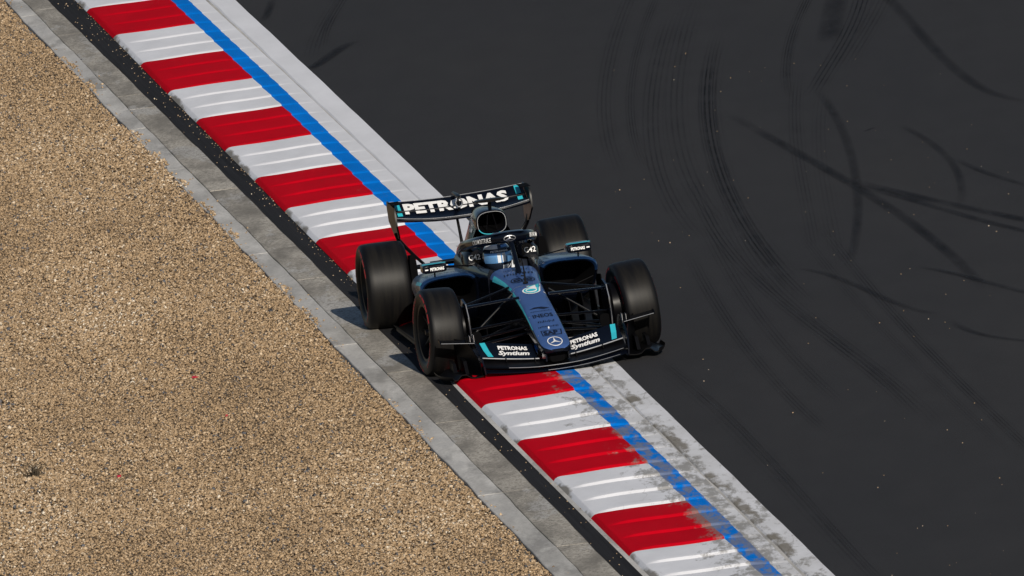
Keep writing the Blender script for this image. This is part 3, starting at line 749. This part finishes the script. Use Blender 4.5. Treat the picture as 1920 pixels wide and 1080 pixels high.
# ---- wheels
def wheel(name, x, y, sx, R, W, camber, toe):
    m = MB(); rr = .232; h = W / 2
    # rim: barrel and dish on the outer face
    prof = [(rr + .004, -h * .86), (rr + .008, -h * .80), (rr - .012, -h * .6), (rr - .014, h * .55), (rr + .008, h * .80), (rr + .004, h * .86), (rr - .016, h * .84), (rr - .026, h * .5), (rr - .026, -h * .84)]
    m.revolve(prof, 48)
    xo = h * .42
    m.revolve([(.030, xo + .012), (.075, xo + .004), (.085, xo - .012), (.03, xo - .012)], 32)
    for k_ in range(10):
        a = 2 * PI * k_ / 10; ca, sa = math.cos(a), math.sin(a)
        m.tube([(xo - .004, ca * .07, sa * .07), (xo + .006, ca * .14, sa * .14), (xo + .020, ca * (rr - .018), sa * (rr - .018))], [.016, .011, .014], 6, .7, upv=(1, 0, 0))
    m.revolve([(.0, -h * .2), (rr - .03, -h * .2), (rr - .03, -h * .2 - .01), (0, -h * .2 - .01)], 32)
    wobj = m.build(name, 'rim_metal', car); wobj.location = (x, y, R - .004)
    # local +x must face outward
    wobj.rotation_euler = (0, camber * 1.0, (0 if sx > 0 else PI) + toe)
    # tyre
    t = MB(); tp = [(rr + .002, -h * .84), (rr + .016, -h * .92), (rr + .045, -h * .99), (rr + .075, -h), (R - .030, -h * .97), (R - .013, -h * .91), (R - .005, -h * .82), (R - .001, -h * .62), (R, -h * .3), (R + .0005, 0)]
    tp = tp + [(r_, -q) for r_, q in reversed(tp[:-1])]
    tp += [(rr - .004, h * .80), (rr - .004, -h * .80)]
    t.revolve(tp, 72)
    trd = [1.0 if (q[0] > R - .006 and abs(q[1]) < h * .8) else 0.0 for q in tp] * 72
    ty = t.build('tyre', 'rubber', wobj, angle=60, attrs={'tread': trd})
    for side in (1, -1):
        def band(u, v, side=side):           # u = angle, v = radius
            b_ = float(I(v, [rr + .016, rr + .045, rr + .075, R - .030, R - .013], [h * .92, h * .99, h, h * .97, h * .91]))
            return (side * (b_ + .0022), v * math.cos(u), v * math.sin(u))
        for base in (.35, .35 + PI):
            v_, f_ = [], []
            n_ = 18
            for k_ in range(n_ + 1):
                a = base + 1.15 * k_ / n_
                for r_ in (R - .030, R - .044 - .008 * (k_ % 2)): v_.append((a, r_))
            f_ = [(2 * k_, 2 * k_ + 1, 2 * k_ + 3, 2 * k_ + 2) for k_ in range(n_) if k_ % 5 != 4]
            decal('sidewall_band', [(v_, f_)], band, 'red_print', ty)
            tv, tf = text_geo('PIRELLI', .03)
            kx = .26 / (tv[:, 0].max() - tv[:, 0].min())
            ra = R - .075
            mm = MB(); mm.add([band(base + 1.15 / 2 + PI / 2 - side * p[0] * kx / ra, ra + p[1] * .026) for p in tv], tf); flat_build(mm, 'sidewall_lettering', 'red_print', ty)
    nm = MB(); nm.revolve([(.0, xo + .05), (.018, xo + .05), (.024, xo + .03), (.034, xo + .014), (0.0, xo + .012)], 16); nm.build('wheel_nut', 'rim_metal', wobj)
    return wobj
RF, RR_ = .355, .358
CF, CRr = math.radians(3.2), math.radians(1.5)
wheel('front_wheel', -.81, 0, -1, RF, .285, -CF, math.radians(4.5))
wheel('front_wheel', .81, 0, 1, RF, .285, -CF, math.radians(4.5))
wheel('rear_wheel', -.7625, 3.4, -1, RR_, .380, -CRr, 0)
wheel('rear_wheel', .7625, 3.4, 1, RR_, .380, -CRr, 0)

# ---- front suspension, uprights, ducts
def arm(name, a, b, chord, thick, mat='carbon'):
    m_ = MB(); a, b = Vector(a), Vector(b); rings_ = []
    for f in np.linspace(0, 1, 5):
        p = a.lerp(b, f); rings_.append([(p.x, p.y + chord / 2 * math.cos(q), p.z + thick / 2 * math.sin(q)) for q in [2 * PI * k_ / 10 for k_ in range(10)]])
    m_.loft(rings_); return m_.build(name, mat, car)
for sx in (-1, 1):
    arm('upper_wishbone', (sx * .125, -.03, .535), (sx * .60, -.01, .515), .07, .022, 'black_paint'); arm('upper_wishbone', (sx * .135, .42, .572), (sx * .60, .03, .515), .06, .018)
    arm('lower_wishbone', (sx * .11, -.14, .25), (sx * .62, -.02, .185), .065, .02); arm('lower_wishbone', (sx * .16, .45, .25), (sx * .62, .03, .185), .06, .02)
    arm('push_rod', (sx * .15, .12, .555), (sx * .585, .01, .235), .03, .024); arm('track_rod', (sx * .125, -.16, .37), (sx * .60, -.10, .335), .055, .020)
    arm('steering_fairing', (sx * .125, -.24, .315), (sx * .60, -.16, .262), .05, .018)
    m = MB(); m.revolve([(.0, -.07), (.16, -.07), (.195, -.04), (.200, .05), (.0, .05)], 28); o = m.build('brake_drum', 'carbon', car); o.location = (sx * .66, 0, .352)
    m = MB(); pr = [(-.24, .20), (-.27, .30), (-.25, .46), (-.16, .56), (.02, .585), (.12, .50), (.14, .25), (.05, .17), (-.15, .165)]
    m.loft([[(sx * .575, y, z) for y, z in pr], [(sx * .592, y, z) for y, z in pr]]); bd = m.build('brake_duct_vane', 'black_paint', car, angle=25)
    m = MB(); m.tube([(sx * .583, y - .003, z) for y, z in ((-.24, .20), (-.27, .30), (-.25, .46), (-.16, .56))], .004, 6); m.build('edge_glint', 'silver', bd)  # sunlit front edge of the vane, put in as a silver wire
    m = MB(); m.loft([sering(.045 - .008 * k_, .33 - .01 * k_, .22 + .01 * k_, -.21 + .13 * k_, 3, 16, sx * .535) for k_ in range(3)]); m.build('brake_scoop', 'matte_black', car)

# ---- floor, fences, diffuser
m = MB(); pl = [(.10, .72), (.22, .78), (.40, .95), (.74, 1.06), (.80, 1.25), (.80, 2.7), (.62, 2.98), (.50, 3.7)]
out = pl + [(-x, y) for x, y in reversed(pl)]
m.loft([[(x, y, .052) for x, y in out], [(x, y, .075) for x, y in out]]); floor_o = m.build('floor', 'carbon', car, angle=25)
for sx in (-1, 1):
    for i, (fx, fy, ln, h_) in enumerate(((.30, .86, .42, .20), (.42, .93, .42, .24), (.54, 1.0, .42, .28), (.655, 1.06, .40, .34), (.735, 1.12, .42, .40))):
        m = MB(); pr = [(fy, .077), (fy - .02, .077 + h_ * .6), (fy + .06, .077 + h_), (fy + ln, .077 + h_ * .9), (fy + ln, .077)]
        m.loft([[(sx * (fx + .03 * (y - fy) + q), y, z) for y, z in pr] for q in (-.004, .004)]); m.build('floor_fence', 'matte_black', floor_o, angle=20)
    m = MB(); m.loft([[(sx * .785, y, .076), (sx * .80, y, .076), (sx * .81, y, z), (sx * .797, y, z)] for y, z in ((1.3, .16), (1.6, .11), (2.6, .10), (2.8, .09))]); m.build('floor_edge_wing', 'carbon', floor_o)
m = MB(); m.loft([[(-.5, y, z), (.5, y, z), (.5, y, z + .012), (-.5, y, z + .012)] for y, z in ((3.2, .078), (3.5, .13), (3.85, .26))]); m.build('diffuser', 'carbon', car)

# ---- sidepods
def pod_ring(y, xi, xo, zt, zb, under, n=28):
    r = []
    for k_ in range(n):
        a = 2 * PI * (k_ + .5) / n; ca, sa = math.cos(a), math.sin(a)
        fx = .5 + .5 * math.copysign(abs(ca) ** .5, ca); fz = .5 + .5 * math.copysign(abs(sa) ** .5, sa)
        x = xi + (xo - xi) * fx
        x -= under * (xo - xi) * fx * (1 - fz) ** 1.5
        r.append((x, y, zb + (zt - zb) * fz - .022 * fx ** 3))
    return r
for sx in (-1, 1):
    m = MB(); P = [(1.30, .27, .745, .617, .33, .16), (1.32, .255, .760, .628, .31, .20), (1.38, .25, .765, .632, .27, .30), (1.6, .24, .765, .628, .14, .42), (2.0, .22, .75, .600, .085, .42), (2.4, .18, .67, .535, .08, .40), (2.8, .12, .50, .44, .08, .35), (3.15, .06, .30, .34, .08, .2)]
    rings = [pod_ring(*p) for p in P]
    inner = [pod_ring(1.33, .285, .73, .598, .35, .16), pod_ring(1.75, .32, .62, .55, .38, .1)]
    allr = [inner[1], inner[0]] + rings
    m.loft([[(sx * q[0], q[1], q[2]) for q in r] for r in allr], mi=1, mifn=lambda i, j: 1 if i < 1 else (0 if (math.sin(2 * PI * (j + 1) / 28) > .55 or (math.cos(2 * PI * (j + 1) / 28) > .3 and math.sin(2 * PI * (j + 1) / 28) > .05)) else 2))  # shade around inlet and undercut put in as black below the blue top
    sp = m.build('sidepod', ['navy_sheen_paint', 'matte_black', 'black_paint'], car, angle=38)
    # turquoise flash on the outer shoulder
    g = lambda u, v: (sx * u, 1.36 + v, .632 - .020 * ((u - .25) / .5) ** 3 + .0030)
    v_ = []; rowsn = 6
    for q in range(rowsn):
        f = q / (rowsn - 1); v_ += [(.735 - .03 * f, .00 + .30 * f), (.705 - .04 * f, .02 + .30 * f)]
    m = MB(); pr = P
    for q in range(9):
        y = 1.33 + .30 * q / 8
        a = [I(y, [p[0] for p in P], [p[c] for p in P]) for c in range(6)]
        rg = pod_ring(y, *a[1:])
        for idx in (2, 3):
            p = rg[idx]; nx = .003; m.v.append((sx * (p[0] + nx), p[1], p[2] + .003))
    m.f = [(2 * q, 2 * q + 1, 2 * q + 3, 2 * q + 2) for q in range(8)]; m.mi = [0] * 8
    flat_build(m, 'pod_flash', 'cyan_paint', sp)
    m = MB(); m.tube([(sx * .50, 1.27, .40), (sx * .69, 1.29, .455)], .004, 6); m.build('inlet_rod', 'carbon', sp)

# ---- engine cover and air intake
def cover_ring(y, wt, wb, zt, zb, n=36):
    r = []
    for k_ in range(n):
        a = 2 * PI * (k_ + .5) / n; ca, sa = math.cos(a), math.sin(a)
        fx = math.copysign(abs(ca) ** .6, ca); fz = .5 + .5 * math.copysign(abs(sa) ** .7, sa)
        s_ = fz * fz * (3 - 2 * fz); r.append(((wb + (wt - wb) * s_) * fx, y, zb + (zt - zb) * fz))
    return r
m = MB(); m.loft([cover_ring(*p) for p in ((2.00, .118, .30, 1.005, .45), (2.15, .128, .34, 1.035, .32), (2.45, .12, .36, 1.01, .2), (2.8, .085, .30, .93, .12), (3.15, .05, .20, .80, .10), (3.5, .03, .11, .62, .12), (3.75, .02, .06, .45, .2))], cap=False)
cover = m.build('engine_cover', 'black_paint', car)
zc = .928
def oval(y, rx, rz, n=32, z=zc): return [(rx * math.copysign(abs(math.cos(a)) ** .72, math.cos(a)), y, z + rz * math.copysign(abs(math.sin(a)) ** .72, math.sin(a))) for a in [2 * PI * (k_ + .5) / n for k_ in range(n)]]
m = MB(); m.loft([oval(2.75, .05, .04), oval(1.965, .108, .080), oval(1.945, .118, .090), oval(1.955, .130, .103), oval(2.02, .136, .110), oval(2.25, .12, .10)], mi=1, mifn=lambda i, j: 1 if i < 1 else 0)
ai = m.build('air_intake', ['black_paint', 'matte_black'], cover)
m = MB(); m.tube(oval(1.941, .119, .0915, 40) + oval(1.941, .119, .0915, 40)[:1], .0026, 6, upv=(0, 1, 0)); m.build('intake_trim', 'silver', ai)
m = MB(); m.tube(oval(1.9385, .120, .0925, 40)[22:33], .0036, 6, upv=(0, 1, 0)); m.build('intake_trim', 'cyan_paint', ai)
for xx in (-.03, .035):
    m = MB(); m.tube([(xx * .6, 2.0, zc + .075), (xx * 1.4, 2.0, zc - .075)], .005, 6); m.build('intake_strut', 'carbon', ai)
# camera bar on the intake
m = MB(); m.tube([(.02, 2.10, 1.02), (.02, 2.08, 1.098)], [.017, .014], 8); m.loft([sering(.125, 1.112, 1.088, 2.03, 2.5, 16, .02), sering(.132, 1.114, 1.086, 2.07, 2.5, 16, .02), sering(.115, 1.108, 1.092, 2.14, 2.5, 16, .02)]); m.build('camera_bar', 'carbon', car)
# scribbled white print on the right flank of the cover
def flank(y0, z0): 
    def g(u, v):
        y = y0 + u; z = z0 + v
        zt = I(y, [2.0, 2.15, 2.45, 2.8], [1.005, 1.035, 1.01, .93]); zb = I(y, [2.0, 2.15, 2.45, 2.8], [.45, .32, .2, .12]); wt = I(y, [2.0, 2.15, 2.45, 2.8], [.118, .128, .12, .085]); wb = I(y, [2.0, 2.15, 2.45, 2.8], [.30, .34, .36, .30])
        fz = (z - zb) / (zt - zb); s_ = fz * fz * (3 - 2 * fz); q = abs(2 * fz - 1) ** (1 / .7); fx = max(.05, 1 - q * q) ** .5; fx = fx ** .6
        return (-((wb + (wt - wb) * s_) * fx + .004), y, z)
    return g
for (y_, z_, w_, h_, sd_) in ((2.22, .905, .26, .04, 3), (2.20, .845, .22, .035, 5), (2.2, .72, .18, .03, 8)):
    rnd = random.Random(sd_); sh = []
    for k_ in range(6):
        x_ = -w_ / 2 + w_ * k_ / 6; sh.append(([(x_, rnd.uniform(0, .4) * h_), (x_ + w_ * .10, 0), (x_ + w_ * .13, h_ * rnd.uniform(.6, 1)), (x_ + w_ * .04, h_)], [(0, 1, 2, 3)]))
    decal('cover_print', sh, flank(y_, z_), 'white_paint', cover)

# ---- headrest, halo
m = MB()
for sx in (-1, 1):
    m.loft([[(sx * x, y, z) for x, z in ((.165, .66), (.315 - d_, .64), (.305 - d_, .72 + e_), (.265 - d_, .77 + e_), (.20, .785 + e_), (.168, .765 + e_))] for y, d_, e_ in ((1.56, .02, -.012), (1.60, 0, 0), (1.8, 0, .01), (2.03, .02, .02))])
m.loft([[(x, y, z) for x, z in ((-.2, .62), (.2, .62), (.19, .80), (-.19, .80))] for y in (1.93, 2.03)])
hr = m.build('headrest', 'black_paint', car, angle=30)
for sx in (-1, 1):
    lettering('headrest_lettering', 'G42', plane_surf((sx * .232, 1.548, .690), (1, 0, 0), (0, .08, 1)), .098, .046, 'white_paint', hr, .012)
halo_path = [(-.255, 2.25, .66), (-.268, 2.05, .725), (-.278, 1.85, .772), (-.276, 1.65, .806), (-.255, 1.45, .840), (-.212, 1.26, .870), (-.145, 1.11, .892), (-.065, 1.03, .903), (0, 1.01, .906)]
halo_path += [(-x, y, z) for x, y, z in reversed(halo_path[:-1])]
def smooth_path(pp_, k=4):
    g_ = [Vector(p) for p in pp_]; o_ = []
    for i in range(len(g_) - 1):
        p0, p1, p2, p3 = g_[max(i - 1, 0)], g_[i], g_[i + 1], g_[min(i + 2, len(g_) - 1)]
        for q in range(k):
            t = q / k; o_.append(tuple(0.5 * (2 * p1 + (p2 - p0) * t + (2 * p0 - 5 * p1 + 4 * p2 - p3) * t * t + (3 * p1 - p0 - 3 * p2 + p3) * t ** 3)))
    return o_ + [tuple(g_[-1])]
halo_path = smooth_path(halo_path)
m = MB(); m.tube(halo_path, [.034] * len(halo_path), 14, 1.3)
m.tube([(.012, 1.02, .89), (.012, .94, .81), (.012, .83, .70), (.012, .77, .61)], [.022, .018, .020, .030], 12, 1.0)
halo = m.build('halo', 'black_paint', car)
m = MB(); m.loft([wing_section(x, .99 + 1.3 * x * x, .948 - .5 * x * x, 1.06 + 1.3 * x * x, .955 - .5 * x * x, .010) for x in np.linspace(-.13, .13, 9)]); m.build('halo_winglet', 'black_paint', halo)
HP = [Vector(p) for p in halo_path]; HL = [0.0]
for a, b in zip(HP, HP[1:]): HL.append(HL[-1] + (b - a).length)
def halo_surf(x0, drop_):
    s0 = float(I(x0, [p.x for p in HP[13:-13]], HL[13:-13]))
    P_ = lambda s_: Vector([float(I(s_, HL, [p[c] for p in HP])) for c in range(3)])
    def g(u, v):
        p = P_(s0 + u); t = (P_(s0 + u + .03) - P_(s0 + u - .03)).normalized(); n = t.cross(Vector((0, 0, 1))).normalized()
        q = max(-.98, min(.98, (v + drop_) / .0442)); return tuple(p + n * (.034 * math.sqrt(1 - q * q) + .0075) + Vector((0, 0, v + drop_)))
    return g
lettering('halo_lettering', 'CROWDSTRIKE', halo_surf(-.185, -.018), .265, .038, 'white_paint', halo, .016)
lettering('halo_lettering', 'CROWDSTRIKE', halo_surf(.200, -.018), .25, .038, 'white_paint', halo, .016)
hs = halo_surf(0, -.004); decal('star_badge', star_shapes(.028), lambda u, v: hs(u * 1.35, v * .85), 'silver', halo)

# ---- mirrors
for sx in (-1, 1):
    zb = .700; cx = sx * .605
    m = MB(); m.loft([sering(wx, zb + h_, zb - h_, y, 5, 24, cx) for y, wx, h_ in ((1.29, .085, .025), (1.30, .100, .036), (1.36, .104, .040), (1.42, .102, .039))]); mr = m.build('mirror', 'black_paint', car)
    m = MB(); m.box((cx, 1.423, zb), (.17, .004, .055)); m.build('mirror_glass', 'mirror_glass', mr)
    decal('mirror_stripe', [([(-.098, 0), (.098, 0), (.098, .05), (-.098, .05)], [(0, 1, 2, 3)])], lambda u, v: (cx + u, 1.298 + v * .8, zb + .0385 + v * .06), 'cyan_paint', mr)
    lettering('mirror_lettering', 'PETRONAS', plane_surf((cx - .012 if sx > 0 else cx + .02, 1.286, zb - .016), (1, 0, 0), (0, .1, 1)), .115, .026, 'white_paint', mr, .03)
    decal('mirror_chip', [([(-.013, 0), (.013, 0), (.013, .010), (-.013, .010)], [(0, 1, 2, 3)])], plane_surf((cx + .072 if sx > 0 else cx - .068, 1.286, zb - .008), (1, 0, 0), (0, .1, 1)), 'silver', mr)
    m = MB(); m.tube([(sx * .488, 1.35, zb + .0), (sx * .40, 1.36, .688), (sx * .28, 1.40, .668)], [.012, .010, .014], 8, .5); m.build('mirror_arm', 'carbon', mr); m = MB(); m.tube([(sx * .60, 1.36, zb - .035), (sx * .60, 1.38, .615)], .007, 8); m.build('mirror_stalk', 'carbon', mr)

# ---- rear wing
rw = empty('rear_wing', (0, 0, 0), 0, car)
def rise(x): return .014 * min(1, abs(x) / .56) ** 2
RWM = [(3.62, .806), (3.67, .812), (3.74, .835), (3.80, .866)]
RWF = [(3.815, .873), (3.87, .895), (3.92, .918), (3.955, .938)]
def loft_wing(pts, th, up_=0):
    rings_ = []
    for x in np.linspace(-.562, .562, 21):
        d_ = rise(x) * 1.6 + up_; k_ = .030 * (abs(x) / .56) ** 2.5 if pts is RWM else 0; pts_ = [(y, z + k_ * max(0, 1 - i / 2.2)) for i, (y, z) in enumerate(pts)]
        t_ = [(x, y, z + d_) for y, z in pts_]; b_ = [(x, y + (.006 if i else 0), z + d_ - th * (1 if 0 < i < len(pts) - 1 else .35)) for i, (y, z) in enumerate(pts_)]
        rings_.append(t_ + b_[::-1])
    return MB().loft(rings_)
rmp = loft_wing(RWM, .030).build('main_plane', 'black_paint', rw, angle=50)
rfl = loft_wing(RWF, .014).build('flap', 'black_paint', rw, angle=50)
m = MB(); m.tube([(x, 3.612, .800 + rise(x) * 1.6 + .030 * (abs(x) / .56) ** 2.5) for x in np.linspace(-.562, .562, 15)], .016, 8); m.build('leading_edge', 'black_paint', rmp)
m = MB(); m.tube([(x, 3.604, .813 + rise(x) * 1.6 + .030 * (abs(x) / .56) ** 2.5) for x in np.linspace(-.562, .562, 15)], .0022, 6); m.build('edge_glint', 'silver', rmp)  # glint along the leading edge, put in as a silver wire
m = MB(); m.tube([(x, 3.802, .8695 + rise(x) * 1.6) for x in np.linspace(-.562, .562, 15)], .0095, 8); m.build('slot_rail', 'black_paint', rw)
m = MB(); m.tube([(x, 3.955, .941 + rise(x) * 1.6) for x in np.linspace(-.562, .562, 15)], .0020, 6); m.build('edge_glint', 'silver', rfl)  # glint along the flap's top edge, put in as a silver wire
PYZ = RWM[1:] + RWF
def rw_surf(x0, s0):
    L_ = [0]
    for a, b in zip(PYZ, PYZ[1:]): L_.append(L_[-1] + (b[1] - a[1]))
    def g(u, v):
        s_ = s0 + v; x = x0 + u
        return (x, float(I(s_, L_, [p[0] for p in PYZ])) - .006, float(I(s_, L_, [p[1] for p in PYZ])) + rise(x) * 1.6 + .005)
    return g
def dense_lettering(name, txt, surf, width, height, mat, parent, bold, cuts):
    """lettering cut along given heights so that it follows a folded surface"""
    v, f = text_geo(txt, bold, 0); kx = width / (v[:, 0].max() - v[:, 0].min())
    import bmesh
    bm = bmesh.new(); vv = [bm.verts.new((p[0] * kx, p[1] * height, 0)) for p in v]
    for t in f:
        try: bm.faces.new([vv[i] for i in t])
        except ValueError: pass
    for c_ in cuts:
        bmesh.ops.bisect_plane(bm, geom=bm.verts[:] + bm.edges[:] + bm.faces[:], plane_co=(0, c_, 0), plane_no=(0, 1, 0))
    for q in bm.verts: q.co = surf(q.co.x, q.co.y)
    me = bpy.data.meshes.new(name); bm.to_mesh(me); bm.free(); me.materials.append(MT[mat]); return link(name, me, parent)
dense_lettering('wing_lettering', 'PETRONAS', rw_surf(-.022, .034), .88, .072, 'white_paint', rw, .05, (.020, .027, .049, .066))
for sx in (-1, 1):
    g = rw_surf(0, .024)
    decal('turquoise_patch', [([(sx * .488, 0), (sx * .530, 0), (sx * .530, .022), (sx * .488, .022), (sx * .488, .040), (sx * .530, .040), (sx * .530, .070), (sx * .488, .070), (sx * .530, .097), (sx * .488, .097)], [(0, 1, 2, 3), (4, 5, 6, 7), (7, 6, 8, 9)])], g, 'cyan_paint', rw)
    m = MB(); pr = [(3.56, .80), (3.57, .90), (3.60, .955), (4.0, .968), (4.02, .92), (4.0, .80), (3.93, .70), (3.80, .665), (3.66, .69)]
    m.loft([[(sx * (q - .05 * max(0, (.80 - z) / .13) ** 1.5 * .6), y, z) for y, z in pr] for q in (.566, .580)]); m.build('end_plate', 'carbon', rw, angle=25)
    m = MB(); m.box((sx * .545, 3.74, .972), (.085, .22, .006)); m.build('end_plate_cap', 'matte_black', rw)
    m = MB(); path = [(sx * .562, 3.80, .72), (sx * .545, 3.79, .66), (sx * .49, 3.77, .585), (sx * .43, 3.74, .51), (sx * .37, 3.70, .44), (sx * .32, 3.68, .34)]
    m.tube(path, [.030, .034, .030, .026, .024, .024], 10, .55, upv=(1, 0, .8)); m.build('end_plate_strut', 'carbon', rw)
m = MB(); m.tube([(-.045, 3.72, .80), (-.045, 3.62, .62), (-.045, 3.55, .42)], [.011, .013, .018], 10, 1.0); m.build('wing_pylon', 'carbon', rw)
m = MB(); m.loft([sering(.020 * k_, .972 + .012 * k_, .972 - .020 * k_, y, 2.4, 14, -.02) for y, k_ in ((3.60, .5), (3.64, 1.0), (3.80, 1.0), (3.95, .6))]); m.tube([(-.02, 3.70, .965), (-.02, 3.70, .84)], .009, 8); m.build('actuator_pod', 'carbon', rw)
m = MB(); m.tube([(-.02 + .028 * math.cos(a), 3.655, .915 + .036 * math.sin(a)) for a in np.linspace(0, 2 * PI, 15)], .006, 6); m.build('actuator_ring', 'silver', rw)
m = MB(); m.loft([wing_section(x, 3.66, .42, 3.78, .445, .012) for x in np.linspace(-.31, .31, 7)]); m.build('beam_wing', 'carbon', rw)
m = MB(); m.loft([sering(w_, .44, .26, y, 3, 16) for y, w_ in ((3.3, .10), (3.7, .07), (3.95, .05))]); m.build('crash_structure', 'carbon', car)
for sx in (-1, 1):
    for a, b in (((.12, 3.15, .45), (.60, 3.38, .47)), ((.10, 3.6, .44), (.60, 3.42, .47)), ((.12, 3.1, .22), (.60, 3.37, .19)), ((.08, 3.6, .2), (.60, 3.43, .19)), ((.10, 3.4, .34), (.62, 3.4, .352))):
        arm('rear_link', (sx * a[0], a[1], a[2]), (sx * b[0], b[1], b[2]), .055, .022)
    m = MB(); m.revolve([(.0, -.06), (.18, -.06), (.20, -.03), (.20, .05), (0, .05)], 28); o = m.build('brake_drum', 'carbon', car); o.location = (sx * .585, 3.4, .354)
    m = MB(); m.loft([sering(.03, .62 - .02 * k_, .30 + .02 * k_, 3.05 + .14 * k_, 3, 14, sx * .545) for k_ in range(3)]); m.build('brake_scoop', 'matte_black', car)

# ---- steering wheel
sw = MB(); sw.loft([sering(.125, .625, .50, 1.15, 3.5, 24), sering(.13, .63, .495, 1.165, 3.5, 24), sering(.125, .625, .50, 1.18, 3.5, 24)])
for sx in (-1, 1): sw.tube([(sx * .125, 1.18, .50), (sx * .145, 1.19, .56), (sx * .13, 1.18, .625)], .017, 8)
sw.tube([(0, 1.16, .56), (0, .95, .52)], .02, 8); sw.build('steering_wheel', 'carbon', car)

# ================================================================== the driver
DX = -.048
person = empty('person', (0, 0, 0), YAW)
tag(person, 'driver in dark suit and black, white and blue helmet seated in the racing car cockpit', 'person')
def skin(name, verts, edges, rads, mat, parent, root=0, sub=2):
    me = bpy.data.meshes.new(name); me.from_pydata(verts, edges, []); o_ = link(name, me, parent)
    sk = o_.modifiers.new('skin', 'SKIN'); sv = me.skin_vertices[0].data
    for i, r_ in enumerate(rads): sv[i].radius = r_ if isinstance(r_, tuple) else (r_, r_)
    sv[root].use_root = True
    sb = o_.modifiers.new('sub', 'SUBSURF'); sb.levels = sub; sb.render_levels = sub
    dg = bpy.context.evaluated_depsgraph_get(); me2 = bpy.data.meshes.new_from_object(o_.evaluated_get(dg)); o_.modifiers.clear(); o_.data = me2
    me2.materials.clear(); me2.materials.append(MT[mat]); me2.polygons.foreach_set('use_smooth', [True] * len(me2.polygons)); return o_
pv = [(0, 1.62, .30), (0, 1.64, .42), (0, 1.62, .54), (0, 1.575, .605), (DX, 1.50, .655), (DX, 1.46, .71)]
pe = [(0, 1), (1, 2), (2, 3), (3, 4), (4, 5)]; pr_ = [(.15, .12), (.14, .11), (.155, .11), (.13, .085), .058, .07]
for sx in (-1, 1):
    b = len(pv)
    pv += [(sx * .15, 1.56, .59), (sx * .18, 1.42, .47), (sx * .165, 1.28, .50), (sx * .142, 1.205, .555)]; pe += [(3, b), (b, b + 1), (b + 1, b + 2), (b + 2, b + 3)]; pr_ += [.062, .052, .040, .034]
    for q in range(4):
        k_ = len(pv); pv += [(sx * .150, 1.165 - .002 * q, .59 - .020 * q), (sx * .125, 1.150, .592 - .020 * q)]; pe += [(b + 3, k_), (k_, k_ + 1)]; pr_ += [.010, .009]
    k_ = len(pv); pv += [(sx * .115, 1.19, .585), (sx * .105, 1.17, .60)]; pe += [(b + 3, k_), (k_, k_ + 1)]; pr_ += [.011, .010]
    b = len(pv); pv += [(sx * .10, 1.50, .30), (sx * .11, .98, .34), (sx * .08, .45, .36), (sx * .08, .36, .42)]; pe += [(0, b), (b, b + 1), (b + 1, b + 2), (b + 2, b + 3)]; pr_ += [.085, .055, .038, .03]
body = skin('body', pv, pe, pr_, 'suit', person)
# shoulder straps
for sx in (-1, 1):
    m = MB(); m.tube([(sx * .075, 1.60, .700), (sx * .085, 1.52, .690), (sx * .08, 1.46, .640), (sx * .06, 1.42, .56)], [.022] * 4, 8, .35, upv=(0, -1, .4)); m.build('harness_strap', 'suit_white', person)
    m = MB(); m.loft([[(sx * x, y, z) for x, z in ((.07, .640), (.125, .632), (.125, .655), (.07, .668))] for y in (1.40, 1.56)]); m.build('collar_yoke', 'carbon', person)
# helmet: shell with a chin bar and a visor port
HC = Vector((DX - .012, 1.435, .712))
def hel(th, ph, grow=0.0):
    """th: angle round the vertical, 0 = forward (-y); ph: latitude"""
    rx, ry, rz = .124 + grow, .146 + grow, .134 + grow
    c_ = math.cos(ph); x = rx * c_ * math.sin(th); y = -ry * c_ * math.cos(th); z = rz * math.sin(ph)
    if z < 0: z *= 1.08
    if math.cos(th) > 0 and ph < 0: y -= .022 * math.cos(th) * math.sin(-ph * 2) ** 2
    return (HC.x + x, HC.y + y, HC.z + z)
tilt = lambda p: p
m = MB(); nth, nph = 40, 22; rows_ = []
for i in range(nph + 1):
    ph = -1.25 + (PI / 2 + 1.25) * i / nph; rows_.append([hel(2 * PI * k_ / nth, min(ph, PI / 2 - .02)) for k_ in range(nth)])
m.loft(rows_); helmet = m.build('helmet', 'helmet_paint', person, angle=60)
def hpatch(name, t0, t1, p0, p1, grow, mat, n=14, k=6):
    rows_ = [[hel(t0 + (t1 - t0) * i / n, p0 + (p1 - p0) * j / k, grow) for i in range(n + 1)] for j in range(k + 1)]
    m_ = MB(); nn = n + 1; m_.add([p for r in rows_ for p in r], [(j * nn + i, j * nn + i + 1, (j + 1) * nn + i + 1, (j + 1) * nn + i) for j in range(k) for i in range(n)])
    o_ = flat_build(m_, name, mat, helmet); o_.data.polygons.foreach_set('use_smooth', [True] * len(o_.data.polygons)); return o_
hpatch('visor', -1.15, 1.15, -.28, .36, .005, 'visor')
hpatch('visor_strip', -1.15, 1.15, .30, .50, .0065, 'dark_print')
v_, f_ = text_geo('PETRONAS', .02)
m = MB(); m.add([hel(p[0] / (v_[:, 0].max() - v_[:, 0].min()) * 1.25 + .05, .335 + p[1] * .12, .008) for p in v_], f_); flat_build(m, 'helmet_lettering', 'suit_white', helmet)
hpatch('white_flash', -1.3, -.05, .56, .98, .003, 'suit_white'); hpatch('white_flash', -.2, .75, -.95, -.72, .006, 'suit_white'); hpatch('white_flash', .2, .62, -.75, -.42, .006, 'suit_white'); hpatch('blue_flash', .25, 1.0, .62, .80, .003, 'visor')
hpatch('white_flash', -.14, .08, -.26, .27, .0062, 'suit_white', 4, 4); hpatch('white_flash', .17, .40, -.24, .27, .0062, 'suit_white', 4, 4)
